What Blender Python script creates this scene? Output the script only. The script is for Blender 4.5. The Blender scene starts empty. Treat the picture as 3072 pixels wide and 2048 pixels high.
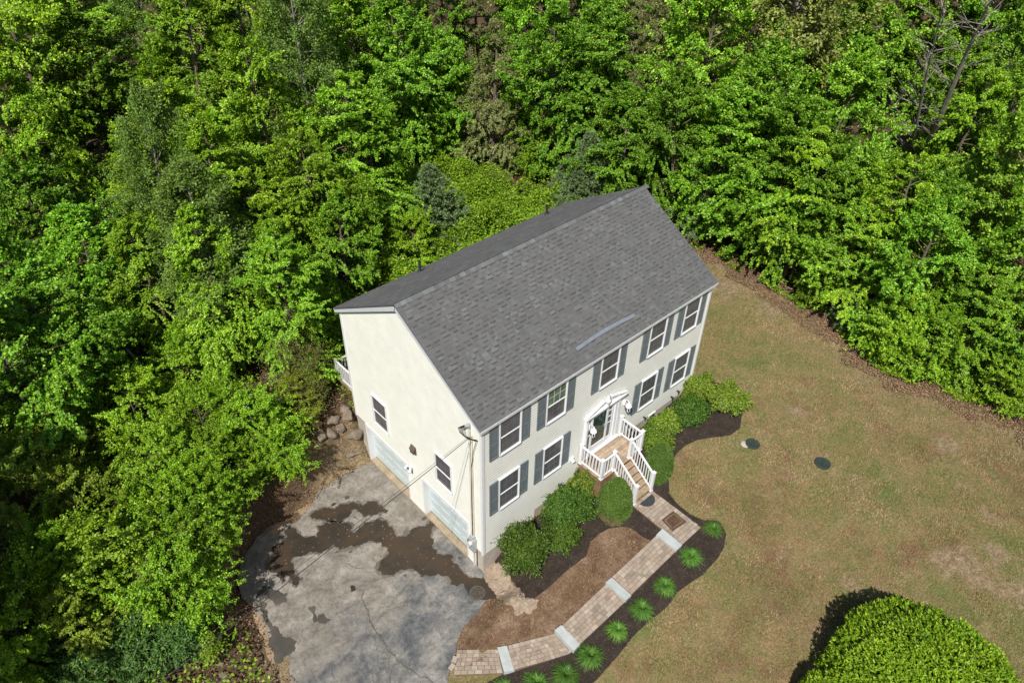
import bpy, math, random
import numpy as np
from mathutils import Vector, Matrix, geometry
random.seed(7); RNG=np.random.default_rng(11)
scn=bpy.context.scene
R=math.radians
# ---------------------------------------------------------------- camera
cam=bpy.data.cameras.new("camera"); camo=bpy.data.objects.new("camera",cam); scn.collection.objects.link(camo)
cam.sensor_fit='HORIZONTAL'; cam.sensor_width=36; cam.lens=36*2234.66/3072; cam.clip_start=.1; cam.clip_end=2000
_f=Vector((0.52751208,0.56532902,-0.63414045));_r=Vector((0.7404318,-0.67191842,0.01692328));_u=_r.cross(_f)
camo.matrix_world=Matrix(((_r.x,_u.x,-_f.x,-9.52),(_r.y,_u.y,-_f.y,-11.39),(_r.z,_u.z,-_f.z,21.42),(0,0,0,1)))
scn.camera=camo
# ---------------------------------------------------------------- sky, sun, exposure
SUN_AZ,SUN_EL=212.,51.
w=bpy.data.worlds.new("World"); scn.world=w; w.use_nodes=True
nt=w.node_tree; sky=nt.nodes.new('ShaderNodeTexSky'); sky.sky_type='NISHITA'; sky.sun_disc=False
sky.sun_elevation=R(SUN_EL); sky.sun_rotation=R(90-SUN_AZ)
nt.links.new(sky.outputs[0],nt.nodes['Background'].inputs[0]); nt.nodes['Background'].inputs[1].default_value=.055
sl=bpy.data.lights.new("sun",'SUN'); sl.energy=4.4; sl.angle=R(.5); sl.color=(1,.955,.87)
so=bpy.data.objects.new("sun",sl); scn.collection.objects.link(so)
so.rotation_euler=Vector((math.cos(R(SUN_AZ))*math.cos(R(SUN_EL)),math.sin(R(SUN_AZ))*math.cos(R(SUN_EL)),math.sin(R(SUN_EL)))).to_track_quat('Z','Y').to_euler()
scn.view_settings.view_transform='Standard'; scn.view_settings.look='None'
scn.view_settings.exposure=0.42; scn.view_settings.gamma=1
scn.cycles.max_bounces=6; scn.cycles.transparent_max_bounces=4
# ---------------------------------------------------------------- traced ground data (metres)
DRIVE=[(-0.15, 6.7), (-0.66, 6.85), (-1.65, 6.85), (-2.43, 6.83), (-2.91, 6.49), (-3.68, 6.57), (-4.37, 6.6), (-5.14, 6.45), (-6.0, 5.89), (-6.5, 5.3), (-6.66, 4.57), (-6.58, 3.97), (-6.72, 3.47), (-6.73, 2.88), (-6.86, 2.21), (-6.95, 1.83), (-6.46, 1.76), (-6.88, 0.95), (-7.24, 0.13), (-7.62, -1.15), (-4.73, -3.74), (-3.84, -2.74), (-3.33, -2.21), (-2.86, -1.83), (-2.28, -1.38), (-1.79, -1.12), (-1.07, -1.03), (-0.65, -0.87), (-0.06, -0.97), (0.11, -0.33), (0.22, 0.2), (0.3, 0.1), (0.3, 7.0)]
POLY={
 'puddleA':[[-3.28,6.07],[-2.96,6.11],[-2.54,5.91],[-2.37,5.7],[-2.09,5.74],[-1.8,5.55],[-1.52,5.12],[-1.27,5.19],[-0.99,4.98],[-1.0,4.66],[-0.96,4.34],[-1.07,4.26],[-1.25,4.45],[-1.5,4.54],[-1.76,4.69],[-1.75,4.9],[-1.8,5.16],[-1.96,5.23],[-2.13,5.09],[-2.36,5.08],[-2.57,5.06],[-2.86,5.39],[-3.01,5.62],[-3.25,5.87]],
 'puddleB':[[-5.21,5.35],[-4.92,5.73],[-4.58,5.69],[-4.24,6.06],[-3.98,6.0],[-3.92,5.78],[-3.93,5.52],[-3.76,5.24],[-3.55,5.04],[-3.34,5.2],[-3.3,5.46],[-2.96,5.38],[-2.69,5.17],[-2.46,4.93],[-2.25,4.71],[-2.48,4.5],[-2.45,4.31],[-2.14,4.41],[-1.7,4.32],[-1.41,4.21],[-1.25,4.0],[-1.34,3.77],[-1.31,3.4],[-1.43,3.17],[-1.21,3.04],[-0.75,3.04],[-0.37,2.84],[-0.01,2.9],[0.06,2.63],[-0.29,2.57],[-0.5,2.35],[-0.73,1.89],[-0.74,1.61],[-0.42,1.36],[-0.58,0.99],[-0.53,0.64],[-0.5,0.3],[-0.58,-0.11],[-0.8,-0.39],[-0.77,-0.03],[-0.87,0.15],[-1.14,0.39],[-1.06,0.74],[-1.52,1.12],[-1.7,1.25],[-1.67,1.52],[-1.9,1.82],[-2.23,1.96],[-2.45,2.0],[-2.67,2.23],[-2.7,2.5],[-2.44,2.71],[-2.18,2.73],[-1.9,2.96],[-2.01,3.19],[-1.93,3.38],[-2.15,3.58],[-2.44,3.73],[-2.77,3.83],[-3.27,4.02],[-3.24,4.38],[-3.47,4.32],[-3.73,4.35],[-3.94,4.54],[-4.24,4.65],[-4.54,4.85],[-4.72,4.79],[-4.84,4.4],[-4.87,4.12],[-4.94,3.88],[-5.07,3.76],[-5.12,3.98],[-5.08,4.22],[-5.26,4.44],[-5.33,4.72],[-5.47,4.96]],
 'wetdrain':[[-0.75,0.15],[-0.56,0.15],[-0.2,-0.17],[0.19,0.17],[0.13,-0.3],[0.04,-0.97],[-0.39,-1.02],[-0.68,-0.85],[-0.93,-0.63],[-0.93,-0.3]],
 'puddleC':[[-6.26,4.35],[-5.92,4.51],[-5.75,4.36],[-5.59,3.93],[-5.44,3.73],[-5.55,3.54],[-5.8,3.54],[-5.97,3.63],[-5.97,3.86],[-6.09,4.03],[-6.29,4.14]],
 'puddleD':[[-6.23,4.09],[-6.13,3.88],[-6.3,3.48],[-6.39,3.0],[-6.3,2.55],[-6.13,2.19],[-6.06,2.02],[-6.23,1.81],[-6.49,1.78],[-6.76,1.72],[-6.91,1.81],[-6.81,2.22],[-6.64,2.69],[-6.52,3.23],[-6.4,3.68]],
 'stain':[[-5.17,2.83],[-4.99,2.73],[-5.23,2.19],[-5.34,2.21]],
 'stain2':[[-5.1,2.36],[-4.92,2.3],[-4.83,1.95],[-5.06,1.93],[-5.21,2.18]],
 'stain3':[[-3.75,2.59],[-3.62,2.5],[-3.69,2.3],[-3.82,2.35]],
 'silt':[[-6.42,4.32],[-6.54,3.8],[-6.56,3.15],[-6.68,2.62],[-6.74,2.21],[-6.89,1.84],[-7.03,1.86],[-6.95,2.4],[-6.79,2.93],[-6.75,3.49],[-6.64,3.94]],
 'silt2':[[-4.5,6.66],[-4.05,6.64],[-3.38,6.55],[-2.8,6.47],[-2.97,6.34],[-3.73,6.37],[-4.25,6.28],[-4.75,6.05]],
 'crack1':[[-3.45,2.14],[-3.76,1.67],[-3.88,1.21],[-3.98,0.86],[-3.97,0.42],[-4.01,0.09],[-4.05,-0.34],[-3.99,-0.95],[-3.85,-1.42],[-3.66,-1.92]],
 'crack2':[[-4.05,-0.34],[-4.35,-0.58],[-4.63,-1.05]],
 'crack3':[[-4.88,-0.16],[-4.89,-0.49],[-4.98,-0.74]],
 'crack4':[[-3.32,3.42],[-3.25,3.15],[-2.97,2.86]],
 'crack5':[[-5.68,0.71],[-5.7,0.53],[-5.81,0.23]],
 'mulch1':[[0.46,0.04],[0.48,-0.38],[0.39,-0.81],[0.34,-1.23],[0.16,-1.58],[-0.03,-1.79],[0.01,-2.1],[0.29,-2.19],[0.81,-2.25],[1.43,-2.26],[1.86,-2.27],[2.52,-2.36],[3.02,-2.08],[3.43,-2.09],[3.8,-2.18],[4.23,-2.52],[4.38,-2.77],[4.37,-3.16],[4.48,-3.62],[4.7,-3.67],[4.99,-3.57],[5.03,-3.02],[5.04,-2.73],[5.0,-2.0],[5.0,-1.2],[4.4,-1.1],[4.4,0.0],[0.3,0.0]],
 'mulch2':[[7.53,-1.95],[7.94,-1.77],[8.51,-1.73],[9.11,-1.88],[9.61,-2.21],[10.17,-2.6],[10.71,-2.67],[11.55,-2.21],[12.08,-1.55],[12.2,-0.72],[11.52,0.19]],
 'mulch2o':[[6.45,-2.67],[6.3,-3.18],[6.27,-3.78],[6.41,-4.22],[6.75,-4.61],[6.51,-5.1],[6.04,-5.35],[5.34,-5.47],[4.71,-5.51],[4.02,-5.36],[3.66,-5.3],[2.92,-5.38],[2.22,-5.27],[1.63,-5.26],[1.2,-5.29],[0.58,-5.32],[-0.02,-5.35],[-0.28,-5.33],[-0.9,-5.32]],
 'forest_edge':[[19.64,6.13],[19.73,4.86],[19.31,3.29],[19.11,1.7],[19.25,0.62],[18.7,-0.63],[18.71,-1.7],[18.2,-3.03],[17.6,-4.35],[17.65,-5.83],[18.17,-7.01],[18.44,-8.26],[18.46,-9.24],[18.39,-10.1],[18.4,-11.57]],
 'lily':[[6.36,-4.67],[4.91,-4.86],[3.52,-4.91],[2.42,-4.9],[1.39,-4.8],[0.24,-4.77],[-0.68,-4.63],[-1.44,-4.14],[-2.23,-3.62]],
}
# species, x, y, ground z, scale, crown row as seen from the drone
TREES=[
 ('beech',0.09,40.2,0.9,1.037,0),
 ('beech',3.15,40.1,0.9,1.032,0),
 ('birch',5.18,37.38,0.9,1.031,0),
 ('beech',7.04,34.36,0.9,1.045,0),
 ('beech',10.38,34.05,0.9,1.041,0),
 ('birch',10.89,28.17,0.9,1.11,0),
 ('birch',15.04,29.92,0.9,1.052,0),
 ('maple',17.02,28.17,0.9,0.97,0),
 ('maple',22.0,30.55,0.9,0.915,0),
 ('hemlock',23.44,27.79,0.9,1.013,0),
 ('maple',26.45,26.85,0.9,0.92,0),
 ('maple',25.87,22.58,0.9,0.915,0),
 ('maple',30.44,23.04,0.9,0.919,0),
 ('hemlock',31.3,20.29,0.9,1.011,0),
 ('maple',32.53,17.86,0.9,0.973,0),
 ('oak',32.53,14.0,0.9,0.968,0),
 ('oak',35.55,12.3,0.9,0.981,0),
 ('maple',39.4,11.16,0.9,1.013,0),
 ('maple',43.23,9.85,0.9,0.995,0),
 ('maple',45.82,7.74,0.9,0.954,0),
 ('maple',44.33,4.31,1.22,0.984,0),
 ('maple',50.05,4.0,1.26,0.952,0),
 ('beech',-2.16,32.49,0.68,0.951,1),
 ('maple',0.06,32.24,0.9,0.874,1),
 ('beech',3.44,26.6,0.9,0.939,1),
 ('beech',6.2,26.08,0.9,0.932,1),
 ('birch',7.5,22.13,0.9,0.985,1),
 ('maple',11.78,24.27,0.9,0.908,1),
 ('maple',13.93,22.45,0.9,0.874,1),
 ('hemlock',17.47,19.62,0.9,0.957,1),
 ('maple',15.88,21.55,0.9,0.658,1),
 ('maple',19.6,16.97,0.9,0.836,1),
 ('maple',22.81,16.36,0.9,0.823,1),
 ('hemlock',25.54,15.03,0.9,0.895,1),
 ('maple',25.03,11.69,0.9,0.87,1),
 ('oak',28.74,8.36,0.9,0.831,1),
 ('maple',30.78,6.72,0.94,0.91,1),
 ('maple',34.92,1.48,1.35,0.781,1),
 ('maple',35.75,-0.54,1.37,0.908,1),
 ('beech',-4.28,26.78,0.47,0.855,2),
 ('beech',0.78,23.48,0.9,0.807,2),
 ('beech',2.12,20.86,0.9,0.82,2),
 ('beech',4.22,19.06,0.9,0.852,2),
 ('beech',6.83,17.79,0.9,0.837,2),
 ('maple',19.47,11.39,0.9,0.706,2),
 ('maple',19.94,8.78,0.9,0.784,2),
 ('maple',20.83,6.36,0.94,0.798,2),
 ('maple',23.33,5.12,1.01,0.81,2),
 ('maple',25.2,3.2,1.15,0.806,2),
 ('beech',27.65,-1.36,1.26,0.681,2),
 ('maple',29.08,-2.94,1.28,0.806,2),
 ('maple',-5.79,22.04,0.32,0.783,3),
 ('birch',-1.94,18.45,0.71,0.787,3),
 ('beech',-0.31,17.3,0.87,0.721,3),
 ('beech',1.32,15.46,0.9,0.744,3),
 ('beech',3.82,14.9,0.9,0.738,3),
 ('beech',7.38,16.8,0.9,0.583,3),
 ('pine',9.7,14.57,0.9,1.06,3),
 ('pine',18.05,12.23,0.9,1.073,3),
 ('pine',16.71,12.16,0.9,0.834,3),
 ('pine',18.39,6.67,0.92,0.926,3),
 ('pine',21.52,11.09,0.9,0.641,3),
 ('maple',17.34,4.89,0.95,0.684,3),
 ('maple',18.42,2.93,1.04,0.702,3),
 ('beech',20.08,1.18,1.15,0.666,3),
 ('maple',21.28,-0.66,1.17,0.69,3),
 ('maple',22.21,-2.75,1.18,0.676,3),
 ('maple',23.94,-4.6,1.21,0.729,3),
 ('maple',-5.07,18.64,0.39,0.746,4),
 ('maple',-7.34,17.89,0.17,0.713,4),
 ('beech',-3.36,15.99,0.56,0.675,4),
 ('birch',-1.76,13.92,0.72,0.701,4),
 ('beech',0.2,12.98,0.9,0.623,4),
 ('maple',3.46,13.36,0.9,0.523,4),
 ('bushy',6.32,15.35,0.9,0.52,4),
 ('bushy',7.64,14.0,0.9,0.561,4),
 ('maple',16.1,1.59,0.95,0.58,4),
 ('maple',17.17,0.18,1.01,0.575,4),
 ('beech',17.55,-1.68,1.03,0.585,4),
 ('maple',18.26,-3.67,1.06,0.627,4),
 ('maple',20.84,-6.78,1.16,0.618,4),
 ('maple',-7.38,14.57,0.16,0.669,5),
 ('beech',-1.97,12.66,0.7,0.524,5),
 ('beech',-0.43,11.09,0.86,0.521,5),
 ('bushy',0.97,11.54,0.9,0.521,5),
 ('pine',18.36,-2.24,1.07,0.56,5),
 ('bushy',19.1,-0.29,1.1,0.408,5),
 ('bushy',18.36,-4.4,1.07,0.559,5),
 ('bushy',18.76,-5.99,1.09,0.581,5),
 ('maple',17.36,-7.48,1.02,0.527,5),
 ('maple',18.16,-8.67,1.06,0.474,5),
 ('bushy',18.68,-8.7,1.08,0.417,5),
 ('maple',-9.2,13.77,0.1,0.548,6),
 ('yellow',-8.7,12.43,0.1,0.671,6),
 ('bushy',-6.71,9.41,0.23,0.593,6),
 ('bushy',-4.86,9.24,0.41,0.579,6),
 ('yellow',-1.56,8.95,0.74,0.477,6),
 ('bushy',-3.49,8.34,0.55,0.519,6),
 ('bushy',-3.44,7.08,-0.11,0.545,6),
 ('bushy',-4.94,7.22,0.19,0.557,6),
 ('yellow',-10.37,11.06,0.1,0.659,6),
 ('yellow',-9.25,8.69,0.1,0.64,6),
 ('bushy',-8.03,7.28,0.06,0.609,6),
 ('bushy',-6.58,6.42,0.01,0.56,6),
 ('yellow',-8.17,5.02,-0.39,0.529,6),
 ('bushy',-9.26,5.78,-0.2,0.55,6),
 ('yellow',-7.03,5.55,-0.46,0.438,6),
 ('bushy',-10.66,6.92,0.02,0.597,6),
 ('yellow',-11.59,8.38,0.1,0.551,6),
 ('bushy',-12.09,5.97,-0.16,0.566,6),
 ('yellow',-10.84,5.48,-0.28,0.477,6),
 ('bushy',18.96,17.29,0.9,0.63,2),
 ('bushy',20.8,15.73,0.9,0.58,2),
 ('bushy',18.43,10.56,0.9,0.432,3),
 ('pine',17.05,13.45,0.9,0.778,3),
 ('bushy',24.35,13.81,0.9,0.643,2),
 ('maple',15.31,22.05,0.9,0.58,1),
]
# ---------------------------------------------------------------- helpers
col=scn.collection
def tag(o,label=None,cat=None,group=None,kind=None):
    if label: o['label']=label
    if cat: o['category']=cat
    if group: o['group']=group
    if kind: o['kind']=kind
    return o
def empty(name,loc=(0,0,0),label=None,cat=None,group=None,rz=0):
    o=bpy.data.objects.new(name,None); col.objects.link(o); o.location=loc; o.rotation_euler=(0,0,rz)
    o.empty_display_size=.1
    return tag(o,label,cat,group)
def child(o,parent):
    o.parent=parent
    return o
class MB:
    def __init__(s): s.v=[];s.f=[];s.o=(0,0,0)
    def add(s,vs,fs):
        n=len(s.v); s.v+=[tuple(p) for p in vs]; s.f+=[tuple(n+i for i in f) for f in fs]; return s
    def box(s,x0,x1,y0,y1,z0,z1):
        x0,x1=min(x0,x1),max(x0,x1);y0,y1=min(y0,y1),max(y0,y1);z0,z1=min(z0,z1),max(z0,z1)
        return s.add([(x0,y0,z0),(x1,y0,z0),(x1,y1,z0),(x0,y1,z0),(x0,y0,z1),(x1,y0,z1),(x1,y1,z1),(x0,y1,z1)],
          [(0,3,2,1),(4,5,6,7),(0,1,5,4),(1,2,6,5),(2,3,7,6),(3,0,4,7)])
    def obox(s,c,ax,ay,az):  # centre and three half-axis vectors
        c,ax,ay,az=map(Vector,(c,ax,ay,az))
        vs=[c+i*ax+j*ay+k*az for k in(-1,1) for j in(-1,1) for i in(-1,1)]
        return s.add(vs,[(0,2,3,1),(4,5,7,6),(0,1,5,4),(1,3,7,5),(3,2,6,7),(2,0,4,6)])
    def beam(s,a,b,w,h,up=(0,0,1)):
        a,b=Vector(a),Vector(b);d=(b-a);L=d.length;d.normalize();sd=d.cross(Vector(up)).normalized();u=sd.cross(d)
        return s.obox((a+b)/2,d*L/2,sd*w/2,u*h/2)
    def tube(s,pts,rad,n=6):
        pts=[Vector(p) for p in pts]
        if not hasattr(rad,'__len__'): rad=[rad]*len(pts)
        base=len(s.v)
        for i,p in enumerate(pts):
            d=(pts[min(i+1,len(pts)-1)]-pts[max(i-1,0)]).normalized()
            a=d.cross(Vector((0,0,1))) if abs(d.z)<.95 else d.cross(Vector((1,0,0)))
            a.normalize();b=d.cross(a)
            for k in range(n):
                t=2*math.pi*k/n; s.v.append(tuple(p+(a*math.cos(t)+b*math.sin(t))*rad[i]))
        for i in range(len(pts)-1):
            for k in range(n):
                s.f.append((base+i*n+k,base+i*n+(k+1)%n,base+(i+1)*n+(k+1)%n,base+(i+1)*n+k))
        s.f.append(tuple(base+k for k in range(n))[::-1]); s.f.append(tuple(base+(len(pts)-1)*n+k for k in range(n)))
        return s
    def lathe(s,c,prof,n=12):
        base=len(s.v)
        for r,z in prof:
            for k in range(n):
                t=2*math.pi*(k+.5)/n; s.v.append((c[0]+r*math.cos(t),c[1]+r*math.sin(t),c[2]+z))
        for i in range(len(prof)-1):
            for k in range(n):
                s.f.append((base+i*n+k,base+i*n+(k+1)%n,base+(i+1)*n+(k+1)%n,base+(i+1)*n+k))
        s.f.append(tuple(base+k for k in range(n))[::-1]); s.f.append(tuple(base+(len(prof)-1)*n+k for k in range(n)))
        return s
    def build(s,name,m,parent=None,smooth=False):
        me=bpy.data.meshes.new(name); off=Vector(s.o)
        me.from_pydata([(v[0]-off[0],v[1]-off[1],v[2]-off[2]) for v in s.v],[],s.f); me.update()
        me.materials.append(m)
        if smooth: me.shade_smooth()
        o=bpy.data.objects.new(name,me); col.objects.link(o)
        if parent:
            o.parent=parent
            o.location=off-parent.location if False else off
        else: o.location=off
        return o
def quads(name,V,m,parent=None,k=4,attr=None):
    """V: (n*k,3) float array of separate k-gons"""
    n=len(V)//k
    me=bpy.data.meshes.new(name); me.vertices.add(n*k); me.vertices.foreach_set('co',V.astype(np.float32).ravel())
    me.loops.add(n*k); me.loops.foreach_set('vertex_index',np.arange(n*k,dtype=np.int32))
    me.polygons.add(n); me.polygons.foreach_set('loop_start',np.arange(0,n*k,k,dtype=np.int32)); me.polygons.foreach_set('loop_total',np.full(n,k,dtype=np.int32))
    me.update(calc_edges=True); me.materials.append(m)
    o=bpy.data.objects.new(name,me); col.objects.link(o)
    if parent: o.parent=parent
    return o
# ---------------------------------------------------------------- materials
def newmat(name):
    m=bpy.data.materials.new(name); m.use_nodes=True; nt=m.node_tree; b=nt.nodes['Principled BSDF']; return m,nt,b
def N(nt,t,**kw):
    n=nt.nodes.new(t)
    for k,v in kw.items(): setattr(n,k,v)
    return n
def coords(nt,scale=1,obj=True,gen=None):
    tc=N(nt,'ShaderNodeTexCoord'); mp=N(nt,'ShaderNodeMapping')
    mp.inputs['Scale'].default_value=(scale,)*3 if not hasattr(scale,'__len__') else scale
    nt.links.new(tc.outputs['Object'],mp.inputs[0]); return mp.outputs[0]
def noise(nt,sc,detail=4,rough=.6,vec=None,dist=0):
    n=N(nt,'ShaderNodeTexNoise'); n.inputs['Scale'].default_value=sc; n.inputs['Detail'].default_value=detail; n.inputs['Roughness'].default_value=rough
    n.inputs['Distortion'].default_value=dist
    if vec is None: vec=coords(nt)
    nt.links.new(vec,n.inputs['Vector']); return n.outputs['Fac']
def ramp(nt,fac,stops,interp='LINEAR'):
    r=N(nt,'ShaderNodeValToRGB'); r.color_ramp.interpolation=interp; e=r.color_ramp.elements
    while len(e)<len(stops): e.new(.5)
    for i,(p,c) in enumerate(stops):
        e[i].position=p; e[i].color=(*c,1) if hasattr(c,'__len__') else (c,c,c,1)
    nt.links.new(fac,r.inputs[0]); return r.outputs[0]
def mix(nt,fac,a,b,bt='MIX'):
    m=N(nt,'ShaderNodeMix',data_type='RGBA',blend_type=bt)
    for i,x in ((0,fac),(6,a),(7,b)):
        if hasattr(x,'links') or hasattr(x,'is_linked'): nt.links.new(x,m.inputs[i])
        elif hasattr(x,'__len__'): m.inputs[i].default_value=(*x,1)
        else: m.inputs[i].default_value=x
    return m.outputs[2]
def math_(nt,op,a,b=0):
    m=N(nt,'ShaderNodeMath',operation=op)
    for i,x in ((0,a),(1,b)):
        if hasattr(x,'is_linked'): nt.links.new(x,m.inputs[i])
        else: m.inputs[i].default_value=x
    return m.outputs[0]
def bump(nt,b,h,strength=.4,dist=.01):
    bm=N(nt,'ShaderNodeBump'); bm.inputs['Strength'].default_value=strength; bm.inputs['Distance'].default_value=dist
    nt.links.new(h,bm.inputs['Height']); nt.links.new(bm.outputs[0],b.inputs['Normal'])
def simple(name,c,rough=.6,var=.12,sc=6,bmp=0,bsc=40,spec=.4,metal=0,fine=0):
    m,nt,b=newmat(name)
    n=noise(nt,sc); lo=tuple(x*(1-var) for x in c); hi=tuple(min(1,x*(1+var)) for x in c)
    cc=ramp(nt,n,[(.3,lo),(.7,hi)])
    if fine:
        cc=mix(nt,1.0,cc,ramp(nt,noise(nt,bsc,2),[(.3,1-fine),(.7,1+fine*.4)]),'MULTIPLY')
    nt.links.new(cc,b.inputs['Base Color']); b.inputs['Roughness'].default_value=rough
    b.inputs['Specular IOR Level'].default_value=spec; b.inputs['Metallic'].default_value=metal
    if bmp: bump(nt,b,noise(nt,bsc,3),bmp)
    return m
def island(name,stops,rough=.8,var=.15,sc=3,bmp=0,bsc=60,spec=.3,fine=0):
    """colour picked per loose piece, times soft noise"""
    m,nt,b=newmat(name)
    g=N(nt,'ShaderNodeNewGeometry'); c=ramp(nt,g.outputs['Random Per Island'],stops)
    c=mix(nt,1.0,c,ramp(nt,noise(nt,sc),[(.3,1-var),(.7,1+var*.5)]),'MULTIPLY')
    if fine: c=mix(nt,1.0,c,ramp(nt,noise(nt,bsc,2),[(.3,1-fine),(.7,1+fine*.4)]),'MULTIPLY')
    nt.links.new(c,b.inputs['Base Color']); b.inputs['Roughness'].default_value=rough; b.inputs['Specular IOR Level'].default_value=spec
    if bmp: bump(nt,b,noise(nt,bsc,3),bmp)
    return m
def leafmat(name,stops,trans=.24,rough=.45,spec=.3,tvar=.22,hue=.02,sc=.35):
    """leaf: per-leaf colour, slow tonal drift through the crown, per-tree tint, light passing through"""
    m,nt,b=newmat(name); out=nt.nodes['Material Output']
    g=N(nt,'ShaderNodeNewGeometry'); c=ramp(nt,g.outputs['Random Per Island'],stops)
    oi=N(nt,'ShaderNodeObjectInfo')
    hs=N(nt,'ShaderNodeHueSaturation')
    nt.links.new(c,hs.inputs['Color'])
    v=N(nt,'ShaderNodeMapRange'); v.inputs['To Min'].default_value=1-tvar; v.inputs['To Max'].default_value=1+tvar*.8
    nt.links.new(oi.outputs['Random'],v.inputs[0]); 
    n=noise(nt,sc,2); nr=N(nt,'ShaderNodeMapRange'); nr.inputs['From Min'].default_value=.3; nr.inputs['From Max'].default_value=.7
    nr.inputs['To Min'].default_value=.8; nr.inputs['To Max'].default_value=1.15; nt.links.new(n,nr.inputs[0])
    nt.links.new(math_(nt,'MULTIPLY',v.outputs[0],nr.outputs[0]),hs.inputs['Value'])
    h=N(nt,'ShaderNodeMapRange'); h.inputs['To Min'].default_value=.5-hue; h.inputs['To Max'].default_value=.5+hue
    r2=math_(nt,'FRACT',math_(nt,'MULTIPLY',oi.outputs['Random'],7.31)); nt.links.new(r2,h.inputs[0]); nt.links.new(h.outputs[0],hs.inputs['Hue'])
    nt.links.new(hs.outputs[0],b.inputs['Base Color']); b.inputs['Roughness'].default_value=rough; b.inputs['Specular IOR Level'].default_value=spec
    t=N(nt,'ShaderNodeBsdfTranslucent'); tc=mix(nt,1.0,hs.outputs[0],(1.15,1.1,.45),'MULTIPLY'); nt.links.new(tc,t.inputs[0])
    ms=N(nt,'ShaderNodeMixShader'); ms.inputs[0].default_value=trans
    nt.links.new(b.outputs[0],ms.inputs[1]); nt.links.new(t.outputs[0],ms.inputs[2]); nt.links.new(ms.outputs[0],out.inputs[0])
    return m
M={}
M['siding']=simple('vinyl_siding',(.77,.775,.725),.5,.04,1.2)
M['lap']=simple('painted_lap_shadow',(.60,.595,.55),.7,.15,2)  # shadow line under each siding lip, painted as a darker strip
M['lap2']=simple('painted_lap_shadow_gable',(.67,.67,.60),.7,.15,2)  # same painted lap shadow, paler on the gable
M['white']=simple('white_trim',(.70,.71,.73),.4,.03,3)
M['trim']=simple('trim_boards',(.52,.55,.60),.4,.04,3)
M['gdoor']=simple('garage_door_paint',(.50,.57,.59),.45,.05,2)
M['concrete']=simple('foundation_concrete',(.42,.38,.33),.85,.2,2,.3,30,fine=.15)
M['apron']=simple('apron_concrete',(.34,.27,.19),.85,.25,3,.3,30,fine=.2)
M['dark']=simple('dark_opening',(.02,.02,.02),.8)
M['shutter']=simple('slate_blue_shutter',(.14,.165,.182),.5,.12,3)
M['glass']=simple('window_glass',(.095,.097,.105),.15,.3,1.2,spec=.5)
M['glassreflect']=simple('window_glass_painted_reflection',(.11,.17,.11),.12,.5,3,spec=.5)  # green reflection painted into the pane colour
M['muntin']=simple('muntin_bars',(.14,.14,.15),.5)
M['stormdoor']=simple('storm_door_glass',(.018,.045,.035),.06,.3,1.5,spec=.6)
M['metal']=simple('galvanised_metal',(.42,.45,.46),.45,.1,8,metal=.3)
M['conduit']=simple('conduit_paint',(.60,.56,.47),.5)
M['vent']=simple('brown_vent',(.11,.085,.07),.6)
M['black']=simple('black_rubber',(.02,.02,.022),.5)
M['cable']=simple('weathered_cable',(.06,.06,.06),.6)
M['pipe']=simple('vent_pipe_black',(.03,.03,.035),.5)
M['wood']=island('weathered_deck_wood',[(0,(.30,.22,.15)),(.5,(.38,.28,.19)),(1,(.46,.36,.27))],.8,.35,4,.3,40,fine=.2)
M['skirt']=simple('deck_skirt_wood',(.20,.12,.07),.8,.3,5)
M['bulb']=simple('lantern_glass',(.55,.53,.45),.2)
M['shingle']=island('asphalt_shingle',[(0,(.116,.117,.118)),(.5,(.131,.132,.133)),(.86,(.143,.144,.145)),(.96,(.158,.159,.16)),(.985,(.145,.16,.155)),(1,(.155,.17,.17))],.9,.14,1.0,.35,160,spec=.3,fine=.25)
M['shinglebase']=island('asphalt_shingle_base',[(0,(.113,.114,.115)),(1,(.132,.133,.134))],.9,.15,.9,.35,160,spec=.35,fine=.25)
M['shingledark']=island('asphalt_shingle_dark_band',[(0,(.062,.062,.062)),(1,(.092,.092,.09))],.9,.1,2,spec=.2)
M['ridge']=island('ridge_cap_shingle',[(0,(.12,.122,.122)),(.5,(.15,.157,.157)),(.85,(.175,.19,.19)),(1,(.20,.225,.24))],.85,.15,3,.2,160,fine=.2)
M['flash']=simple('metal_flashing',(.25,.28,.33),.35,.1,5,metal=.3)
M['paver']=island('tan_paver',[(0,(.26,.21,.165)),(.4,(.345,.285,.23)),(.75,(.40,.34,.28)),(1,(.30,.225,.17))],.85,.2,5,.3,60,fine=.18)
M['sand']=simple('joint_sand',(.16,.11,.075),.95,.3,8)
M['bluestone']=simple('bluestone',(.42,.45,.45),.7,.12,4,.2,40,fine=.1)
M['rock']=simple('fieldstone',(.19,.15,.115),.85,.3,3,.6,12,fine=.2)
M['ledge']=simple('crumbling_ledge',(.31,.24,.18),.9,.25,5,.6,14,fine=.25)
M['bark']=simple('bark',(.13,.10,.075),.9,.35,4,.5,20)
M['greybark']=simple('grey_dead_wood',(.22,.195,.17),.85,.3,4,.4,20)
M['whitebark']=simple('white_birch_bark',(.55,.52,.47),.7,.3,6)
M['mat']=simple('rubber_mat',(.035,.042,.045),.7,.4,30,.5,60)
M['mat2']=simple('bronze_mat',(.085,.05,.032),.6,.4,14,.4,40)
M['lid']=simple('green_lid',(.024,.038,.032),.8,.3,8)
M['iron']=simple('cast_iron',(.10,.085,.07),.6,.3,20,.3,50)
L={}
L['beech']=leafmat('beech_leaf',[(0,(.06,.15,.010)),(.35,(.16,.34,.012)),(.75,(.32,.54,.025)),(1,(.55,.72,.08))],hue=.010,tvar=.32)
L['maple']=leafmat('maple_leaf',[(0,(.045,.13,.010)),(.35,(.13,.31,.014)),(.75,(.25,.47,.028)),(1,(.45,.63,.08))],hue=.007,tvar=.32)
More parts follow.
